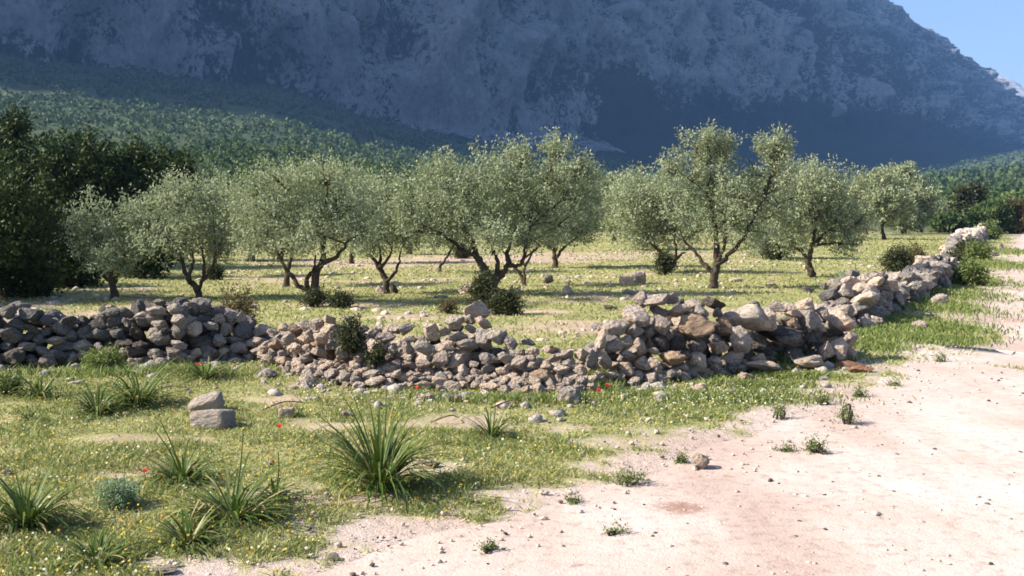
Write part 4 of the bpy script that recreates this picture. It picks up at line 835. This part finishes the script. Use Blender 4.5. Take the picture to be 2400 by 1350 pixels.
def asphodel(label, px, py, spread, height, n, seed, lean=(0, 0), flop=0.35, stalks=()):
    n = int(n * 3.0)
    r = np.random.default_rng(seed); p = on(px, py); m = p[1] / F; root = thing('asphodel_plant', p, label, 'plant', 'asphodel clumps in the near meadow')
    H = height * m; S = spread * m / 2
    for i in range(n):
        o = bpy.data.objects.new('leaf', BLADES[int(r.integers(len(BLADES)))]); COL.link(o); o.parent = root
        a = r.random() * 2 * math.pi; q = r.random() ** 0.6
        o.location = (math.cos(a) * S * 0.22 * q, math.sin(a) * S * 0.22 * q, -0.01)
        Lf = math.hypot(H, S * 0.8) * r.uniform(0.6, 1.25); o.scale = (Lf, r.uniform(0.38, 0.7), Lf)
        tilt = (flop * q * r.uniform(0.3, 1.1) + abs(r.normal()) * 0.14)
        e = Euler((0, tilt, a + r.normal() * 0.35)); o.rotation_euler = e
    for (tx, ty) in stalks:
        q = at(tx, ty, p[1]) - p
        V, f = tube(smooth_line([np.array((0, 0, 0.)), q * 0.55 + np.array((0.01, 0, 0.01)), q], 4), np.linspace(0.006, 0.003, 9), 5)
        link('flower_stalk', make_mesh('flower_stalk', V, f, M['weed_leaf'], True), root)
    return root
asphodel('tall dense asphodel clump standing alone, the biggest in the meadow', 890, 1150, 165, 215, 80, 501, flop=0.16, stalks=[(905, 905), (830, 930)])
asphodel('arching asphodel clump below the long wall, left of the split rock', 325, 950, 200, 100, 60, 502, flop=0.75)
asphodel('smaller asphodel tuft just left of the arching one', 228, 972, 110, 85, 34, 503, flop=0.6, stalks=[(195, 890)])
asphodel('asphodel tuft with a poppy at the wall foot', 478, 890, 110, 75, 30, 504, flop=0.7)
asphodel('asphodel tuft at the frame edge above the arching clump', 95, 928, 120, 62, 34, 505, flop=0.55)
asphodel('drooping asphodel with two long bare stalks behind the sprawling one', 430, 1130, 240, 90, 50, 506, flop=1.15, stalks=[(375, 985), (365, 1010)])
asphodel('large sprawling asphodel with bent leaves, low centre left', 545, 1215, 330, 120, 70, 507, flop=1.15, stalks=[(570, 1005)])
asphodel('collapsed asphodel lying flat in front of the sprawling one', 440, 1275, 230, 75, 46, 508, flop=1.1)
asphodel('upright dark asphodel cut by the left frame edge', 65, 1240, 180, 150, 55, 509, flop=0.5)
asphodel('flattened yellowing asphodel lowest in the frame', 225, 1322, 230, 60, 36, 510, flop=1.2)
asphodel('thin open asphodel in the bare patch right of the biggest clump', 1152, 1022, 130, 85, 18, 511, flop=0.7, stalks=[(1160, 930)])
asphodel('small asphodel tuft right of the sprawling one', 645, 1168, 90, 75, 16, 512, flop=0.5, stalks=[(652, 1060)])
asphodel('tiny asphodel at the frame edge in the mid meadow', 70, 985, 70, 40, 10, 513, flop=0.8)

# ------------------------------------------------------------------ poppies
for i, (px, py, lab) in enumerate([(465, 857, 'red poppy in the asphodel tuft at the wall foot'), (848, 880, 'red poppy before the collapsed stone heap'), (975, 912, 'bright red poppy below the cairn'), (655, 1003, 'orange-red poppy in open grass right of the split rock'),
        (338, 1108, 'red poppy beside the drooping asphodel'), (1423, 905, 'red poppy against the boulder wall foot'), (1403, 918, 'orange-red poppy left of the one at the boulder wall foot')]):
    d = gp(px, py + 26)[1]; top = at(px, py, d); g = np.array((top[0], d, float(hg(top[0], d))))
    root = thing('poppy', g, lab, 'flower', 'poppies in the meadow'); h = top[2] - g[2]
    V, f = tube([(0, 0, -0.01), (0.01, 0, h * 0.5), (0, 0, h)], (0.0025, 0.002, 0.002), 5); link('stem', make_mesh('stem', V, f, M['weed_leaf'], True), root)
    r = np.random.default_rng(700 + i); V, f = [], []
    for k in range(4):
        a = k * math.pi / 2 + r.normal() * 0.2; u = np.array((math.cos(a), math.sin(a), 0)); w = np.array((-u[1], u[0], 0)); Rp = 0.027
        b = len(V)
        V += [np.array((0, 0, h)), u * Rp * .6 - w * Rp * .6 + (0, 0, h + Rp * .5), u * Rp - w * Rp * .3 + (0, 0, h + Rp * .95), u * Rp + w * Rp * .3 + (0, 0, h + Rp * .9), u * Rp * .6 + w * Rp * .6 + (0, 0, h + Rp * .5)]
        f += [(b, b + 1, b + 2), (b, b + 2, b + 3), (b, b + 3, b + 4)]
    link('petals', make_mesh('petals', V, f, M['poppy_petal']), root)

# ------------------------------------------------------------------ loose rocks (each its own thing)
def rock(label, px, py, w, h, rot, tone, group='loose rocks lying in the grass', seed=None, dep=1.0, sink=0.3, name='rock'):
    p = on(px, py); m = p[1] / F; rx, rz = w * m / 2, h * m / 2
    o = put_stone(None, (p[0], p[1], p[2] + rz * (1 - sink)), (rx, (rx + rz) / 2 * dep, rz * 1.1), (rng.normal() * 0.1, math.radians(rot), rng.normal() * 0.3), tone, name)
    if 'block' in label: o.data = BLOCKS[int(rng.integers(4))]; o.material_slots[0].link = 'OBJECT'; o.material_slots[0].material = M[TONE[tone]]
    return tag(o, label, 'rock', group)
for a in [('front half of the split grey block, lit on top, in the near meadow', 500, 998, 108, 50, -9, 'g'), ('rear half of the split grey block behind its twin', 484, 966, 92, 42, -14, 'g'), ('small white stone right of the split block', 672, 976, 42, 28, 5, 'p'),
        ('white stone showing behind the biggest asphodel', 812, 978, 40, 22, 0, 'p'), ('flat pale stone left of the rounded one below the cairn', 1002, 938, 44, 24, 0, 'p'), ('rounded pale stone below the cairn', 1060, 946, 40, 26, -8, 'p'), ('dark-sided rock half hidden by daisies before the gap', 1338, 950, 64, 52, 0, 'g'),
        ('lone pale stone on the dirt at the grass edge', 1638, 1098, 54, 44, -8, 'p'), ('flat pale stone embedded in grass before the boulder wall', 1640, 918, 50, 24, 0, 'p'), ('pale stone among daisies right of the embedded one', 1748, 890, 46, 26, 0, 'p'), ('grey slab leaning in grass before the collapsed heap', 625, 885, 70, 30, -18, 'g'),
        ('mottled stone at the front of the collapsed heap', 722, 905, 38, 52, 0, 'g'), ('tiny white stone right of the sprawling asphodel', 635, 1092, 16, 18, 0, 'p'), ('orange-topped stone at the foot of the biggest asphodel', 1010, 1092, 50, 18, 5, 't'), ('low white stone at the bottom frame edge', 385, 1345, 70, 22, 0, 'p'),
        ('small buff stone lying on the dirt low in the frame', 778, 1312, 44, 18, -10, 'g'), ('whitish stone at the frame edge above the upright asphodel', 18, 1108, 32, 16, 0, 'p'), ('pale stone left of the collapsed asphodel', 145, 1290, 26, 14, 0, 'p')]:
    rock(*a)
for a in [('big pale rock left of the shrubby trunk in the grove', 1095, 690, 44, 30, -5, 'p'), ('dark pointed rock alone in the grove', 1285, 666, 26, 24, 0, 'w'), ('right-hand block of the pale pair under the far trees', 1498, 668, 34, 34, 0, 'p'), ('left-hand block of the pale pair under the far trees', 1468, 672, 36, 28, 0, 'p'),
        ('white stone alone left of the pale pair', 1330, 690, 26, 24, 0, 'p'), ('small stone above the lone white one', 1331, 668, 18, 14, 0, 'p'), ('pale round stone at the three-way fork foot, left one', 888, 690, 26, 22, 0, 'p'), ('dark round stone at the three-way fork foot, right one', 923, 688, 24, 24, 0, 'd'),
        ('brown stone below the pale pair behind the boulder wall', 1476, 692, 28, 16, 0, 'g'), ('grey stone under the trees at the slim two-stemmed olive', 1214, 688, 20, 18, 0, 'g'), ('dark stone on the shadow strip near the boulder wall', 1430, 728, 40, 14, 0, 'd'), ('dark stone near the stout curved trunk, left of two', 1895, 690, 34, 18, 0, 'w'),
        ('dark pointed stone near the stout curved trunk, right of two', 1932, 684, 22, 20, 0, 'w'), ('flat buff stone right of the tall olive foot', 1725, 664, 36, 10, 0, 'p'), ('small buff stone between the two big trunks', 1810, 672, 30, 12, 0, 'p'), ('flat dark stone in the shade near the three-way fork', 1035, 700, 40, 10, 0, 'g'),
        ('white stone on the verge beside the roadside wall', 2203, 716, 44, 30, -5, 'p'), ('flat white stone in the verge grass', 2158, 770, 44, 22, 0, 'p'), ('grey stone at the left end of the roadside wall', 1990, 690, 32, 20, 0, 'w'), ('pale stone heap piece beside the far track edge', 2345, 590, 18, 24, 0, 'p'),
        ('far pale stone on the verge beyond the thicket', 2330, 600, 26, 16, 0, 'p'), ('white stone on the verge left of the track bend', 2266, 668, 14, 12, 0, 'p'), ('stone behind the gap on the grass', 1400, 772, 34, 22, 0, 'g')]:
    rock(a[0], *a[1:], group='rocks lying in the grove and verge')
for a in [('upper flat reddish slab at the wall corner by the track', 1990, 862, 86, 16, -3, 'r'), ('lower flat reddish slab at the wall corner by the track', 2010, 872, 80, 14, -2, 'r')]:
    rock(*a, group='reddish slabs at the wall corner', sink=0.1)
# countless small grove stones and road gravel: masses
def pebbles(name, label, pts, sizes, mat, seed):
    r = np.random.default_rng(seed); bm = bmesh.new(); bmesh.ops.create_icosphere(bm, subdivisions=1, radius=1.0)
    V0 = np.array([v.co for v in bm.verts]); F0 = np.array([[v.index for v in f.verts] for f in bm.faces]); bm.free()
    n = len(pts); V = V0[None] * (1 + 0.35 * r.normal(size=(n, len(V0), 1)) * 0.5) * (sizes[:, None, None] * np.stack([r.uniform(.8, 1.4, n), r.uniform(.7, 1.1, n), r.uniform(.45, .75, n)], 1)[:, None, :])
    a = r.random(n) * 6.28; c, s_ = np.cos(a)[:, None], np.sin(a)[:, None]
    V = np.stack([V[..., 0] * c - V[..., 1] * s_, V[..., 0] * s_ + V[..., 1] * c, V[..., 2]], 2) + pts[:, None, :]
    f = (F0[None] + (np.arange(n) * len(V0))[:, None, None]).reshape(-1, 3)
    return tag(link(name, make_mesh(name, V.reshape(-1, 3), f, M[mat])), label, 'gravel', kind='stuff')
r = np.random.default_rng(800)
x = r.uniform(-12, 16, 3600); y = 11.5 * (48 / 11.5) ** r.random(3600); k = (np.abs(x) < y * 0.6) & (fbm(x * 0.3, y * 0.3, 0, 3, 91) + 0.35 * (1 - cover(x, y)) > 0.02 + 0.1 * r.random(3600)) & (road_side(x, y) > 2.0); x, y = x[k], y[k]
pebbles('gravel', 'small pale stones strewn over the grove floor', np.stack([x, y, hg(x, y) + 0.005], 1), np.exp(r.normal(-3.2, 0.55, len(x))).clip(0.012, 0.085), 'stone_pale', 801)
x = r.uniform(-3, 9, 9000); y = 4.0 * (24 / 4.0) ** r.random(9000); d = road_side(x, y); k = (d < 0.9) & (np.abs(x) < y * 0.6) & (r.random(9000) < 0.35 + 0.65 * sstep(-1.5, 0.3, d)); x, y = x[k], y[k]
pebbles('gravel', 'fine pale gravel strewn over the track', np.stack([x, y, np.full(len(x), 0.014)], 1), np.exp(r.normal(-4.9, 0.5, len(x))).clip(0.004, 0.028), 'stone_pale', 802)
x = r.uniform(-3, 7, 700); y = 4.0 * (18 / 4.0) ** r.random(700); d = road_side(x, y); k = (d < 1.2) & (np.abs(x) < y * 0.6); x, y = x[k], y[k]
pebbles('gravel', 'sparse dark brown pebbles and crumbs on the track', np.stack([x, y, np.full(len(x), 0.016)], 1), np.exp(r.normal(-4.6, 0.4, len(x))).clip(0.005, 0.02), 'stone_dark', 803)

foot_all = [(-40, 870), (130, 862), (260, 857), (420, 868), (560, 856), (650, 868), (800, 902), (950, 912), (1100, 915), (1250, 925), (1400, 925), (1600, 905), (1700, 890), (1850, 875), (2010, 860)]
x = r.uniform(-40, 2010, 1500); fy = np.interp(x, [q[0] for q in foot_all], [q[1] for q in foot_all]) + np.abs(r.normal(size=1500)) * 26 - 8
P = np.array([gp(a, b) for a, b in zip(x, fy)]); P[:, 2] = hg(P[:, 0], P[:, 1]) + 0.01
pebbles('rubble', 'small pale rubble chips strewn along the foot of the wall', P[:560], np.exp(r.normal(-3.7, 0.6, 560)).clip(0.01, 0.08), 'stone_grey', 804)

# dry sticks
for i, (a, b, lab) in enumerate([((1010, 995), (1075, 985), 'dry stick lying in the bare patch right of the biggest asphodel'), ((1150, 965), (1240, 958), 'dry branch lying before the spill of stones'), ((615, 965), (710, 945), 'dark dry branch curving behind the small white stone')]):
    p, q = on(*a), on(*b); c = (p + q) / 2; r = np.random.default_rng(850 + i)
    V, f = tube(smooth_line([p - c, (r.normal() * 0.03, r.normal() * 0.03, 0.05), q - c], 4) + (0, 0, 0.015), np.linspace(0.008, 0.004, 9), 5)
    tag(link('dry_stick', make_mesh('dry_stick', V, f, M['stick'], True), None, c), lab, 'stick', 'dry sticks in the meadow')

# ------------------------------------------------------------------ grass, flowers (masses)
def blades(P, h, w, r, lean=0.5):
    n = len(P); a = r.random(n) * 6.28; side = np.stack([np.cos(a), np.sin(a), np.zeros(n)], 1) * w[:, None] / 2
    ln = np.stack([r.normal(size=n), r.normal(size=n), np.zeros(n)], 1) * (lean * h)[:, None]
    tip = P + np.array((0, 0, 1)) * h[:, None] + ln
    mid = P + np.array((0, 0, 0.55)) * h[:, None] + ln * 0.35
    V = np.stack([P - side * 0.6, P + side * 0.6, mid + side, tip, mid - side], 1).reshape(-1, 3)
    b = np.arange(n)[:, None] * 5
    f = np.concatenate([b + np.array([[0, 1, 2, 4]]), ], 0); t = b + np.array([[4, 2, 3, 3]])
    return V, b, n
def grass_mass(name, label, P, h, w, mat, seed, lean=0.5):
    r = np.random.default_rng(seed); V, b, n = blades(P, h, w, r, lean)
    tri = np.concatenate([b + np.array([[0, 1, 2]]), b + np.array([[0, 2, 4]]), b + np.array([[4, 2, 3]])], 0)
    return tag(link(name, make_mesh(name, V, tri, M[mat])), label, 'grass', kind='stuff')
def field(n, az, rr, seed, power=1.0, thresh=0.35):
    r = np.random.default_rng(seed); a = r.uniform(*az, n); u = r.random(n) ** power; d = rr[0] * (rr[1] / rr[0]) ** u
    x, y = d * np.sin(a), d * np.cos(a); c = cover(x, y); cl = fbm(x * 3.0, y * 3.0, 0, 3, 123)
    k = (c + 0.35 * cl > thresh + 0.35 * r.random(n)); x, y, c, cl = x[k], y[k], c[k], cl[k]
    return np.stack([x, y, hg(x, y) - 0.003], 1), c, cl, r
P, c, cl, r = field(165000, (-0.60, 0.50), (3.9, 12.5), 901, 1.0, 0.42)
d = np.hypot(P[:, 0], P[:, 1]); tall = sstep(0.0, 0.4, fbm(P[:, 0] * 0.8, P[:, 1] * 0.8, 0, 3, 222))
grass_mass('grass', 'short yellow-green meadow grass in front of the wall', P, (0.008 + 0.018 * r.random(len(P)) + 0.018 * tall + 0.03 * np.clip(cl, 0, 1)) * (0.5 + 0.6 * c), 0.004 + 0.0007 * d, 'grass', 902, 0.8)
P, c, cl, r = field(82000, (-0.58, 0.50), (11.5, 85), 911, 0.9, 0.3); d = np.hypot(P[:, 0], P[:, 1])
grass_mass('grass', 'short sunlit grass on the grove floor behind the wall', P, (0.02 + 0.03 * r.random(len(P))) * (1 + d * 0.012), 0.005 + 0.0012 * d, 'grass', 912, 0.9)
P, c, cl, r = field(120000, (-0.60, 0.46), (3.9, 11), 905, 1.0, 0.5); k = fbm(P[:, 0] * 1.1, P[:, 1] * 1.1, 0, 4, 66) + 0.3 * fbm(P[:, 0] * 5, P[:, 1] * 5, 0, 2, 67) > 0.08; P = P[k]; d = np.hypot(P[:, 0], P[:, 1])
grass_mass('grass', 'greener taller grass growing in patches across the near meadow', P, (0.018 + 0.045 * r.random(len(P)) ** 2), 0.0035 + 0.0006 * d, 'lush_grass', 906, 0.6)
# taller green grass: verge, wall foot, under the trees
def tuft_field(spots, seed):
    r = np.random.default_rng(seed); out, hh = [], []
    for (px, py, wx, wy, n, h) in spots:
        g = gp(px, py); q = r.normal(size=(n, 2)) * 0.45; x = g[0] + q[:, 0] * wx; y = g[1] + q[:, 1] * wy
        out.append(np.stack([x, y, hg(x, y)], 1)); hh.append(h * r.uniform(0.4, 1.15, n))
    return np.concatenate(out), np.concatenate(hh), r
P, h, r = tuft_field([(2215, 800, 0.55, 0.6, 1700, .07), (2180, 770, 0.9, 1.0, 1800, .08), (2120, 760, 0.9, 1.3, 1700, .08), (2070, 790, 0.6, 0.7, 1500, .08), (2040, 815, 0.5, 0.5, 1200, .08), (2180, 720, 1.0, 2.0, 1800, .10), (2230, 690, 1.2, 2.5, 1800, .08), (2270, 660, 1.2, 3, 1600, .09), (2300, 620, 1.6, 5, 2200, .14), (2330, 590, 2, 8, 1600, .18),
    (1840, 840, 0.35, 0.25, 700, .16), (1800, 850, 0.4, 0.15, 500, .12), (1860, 885, 0.5, 0.15, 900, .07), (1770, 905, 0.6, 0.2, 1100, .06), (1400, 900, 0.2, 0.15, 300, .16), (1385, 915, 0.3, 0.15, 400, .12), (1650, 870, 0.8, 0.2, 500, .12), (300, 880, 1.5, 0.3, 1200, .10), (1500, 930, 1.0, 0.3, 1200, .06), (1230, 945, 0.8, 0.25, 900, .08), (1720, 935, 0.9, 0.35, 2200, .06), (1930, 850, .4, .2, 500, .1)], 921)
grass_mass('grass', 'taller lush grass of the verge and the wall foot', P, h, 0.006 + 0.0007 * np.hypot(P[:, 0], P[:, 1]), 'lush_grass', 922, 0.45)
def specks(name, label, P, size, mat, seed):
    r = np.random.default_rng(seed); n = len(P)
    V, f = leaf_quads(P - np.array((0.5, 0, 0)) * size[:, None], unit(np.stack([np.ones(n), r.normal(size=n) * 0.5, r.normal(size=n) * 0.4], 1)), size, size, r)
    return tag(link(name, make_mesh(name, V, f, M[mat])), label, 'flowers', kind='stuff')
P, c, cl, r = field(8000, (-0.58, 0.42), (4.0, 11), 931, 1.0, 0.4); P[:, 2] += 0.03 + 0.035 * r.random(len(P))
specks('wildflowers', 'tiny yellow flowers sprinkled through the meadow grass', P, 0.010 + 0.008 * r.random(len(P)), 'yellow_petal', 932)
P, c, cl, r = field(5000, (-0.5, 0.42), (4.0, 11), 941, 1.0, 0.4); k = fbm(P[:, 0] * 1.2, P[:, 1] * 1.2, 0, 3, 55) > -0.02; P = P[k]; r = np.random.default_rng(5)
g = gp(1700, 940); q = r.normal(size=(520, 2)) * (0.55, 0.35); x, y = g[0] + q[:, 0], g[1] + q[:, 1]; P = np.vstack([P, np.stack([x, y, hg(x, y)], 1)]); P[:, 2] += 0.03 + 0.035 * r.random(len(P))
specks('wildflowers', 'tiny white daisies clustered before the boulder wall', P, 0.011 + 0.008 * r.random(len(P)), 'white_petal', 942)

# ------------------------------------------------------------------ the air
def haze_box():
    hb, zt, zbm = 4200.0, 980.0, -1.5
    V = [(x, y, z) for x in (-hb, hb) for y in (-hb, hb) for z in (zbm, zt)]
    Fq = [(0, 1, 3, 2), (4, 6, 7, 5), (0, 4, 5, 1), (2, 3, 7, 6), (0, 2, 6, 4), (1, 5, 7, 3)]
    m = bpy.data.materials.new('pale_blue_haze'); m.use_nodes = True; nt = m.node_tree
    nt.nodes.remove(nt.nodes['Principled BSDF'])
    pv = nt.nodes.new('ShaderNodeVolumePrincipled'); pv.inputs['Color'].default_value = (0.23, 0.47, 1.0, 1); pv.inputs['Density'].default_value = HAZE_DENSITY
    pv.inputs['Anisotropy'].default_value = 0.0
    nt.links.new(pv.outputs[0], nt.nodes['Material Output'].inputs['Volume'])
    o = link('haze', make_mesh('haze', V, Fq, m)); tag(o, 'thin blue haze filling the valley air', 'haze', kind='stuff')
haze_box()
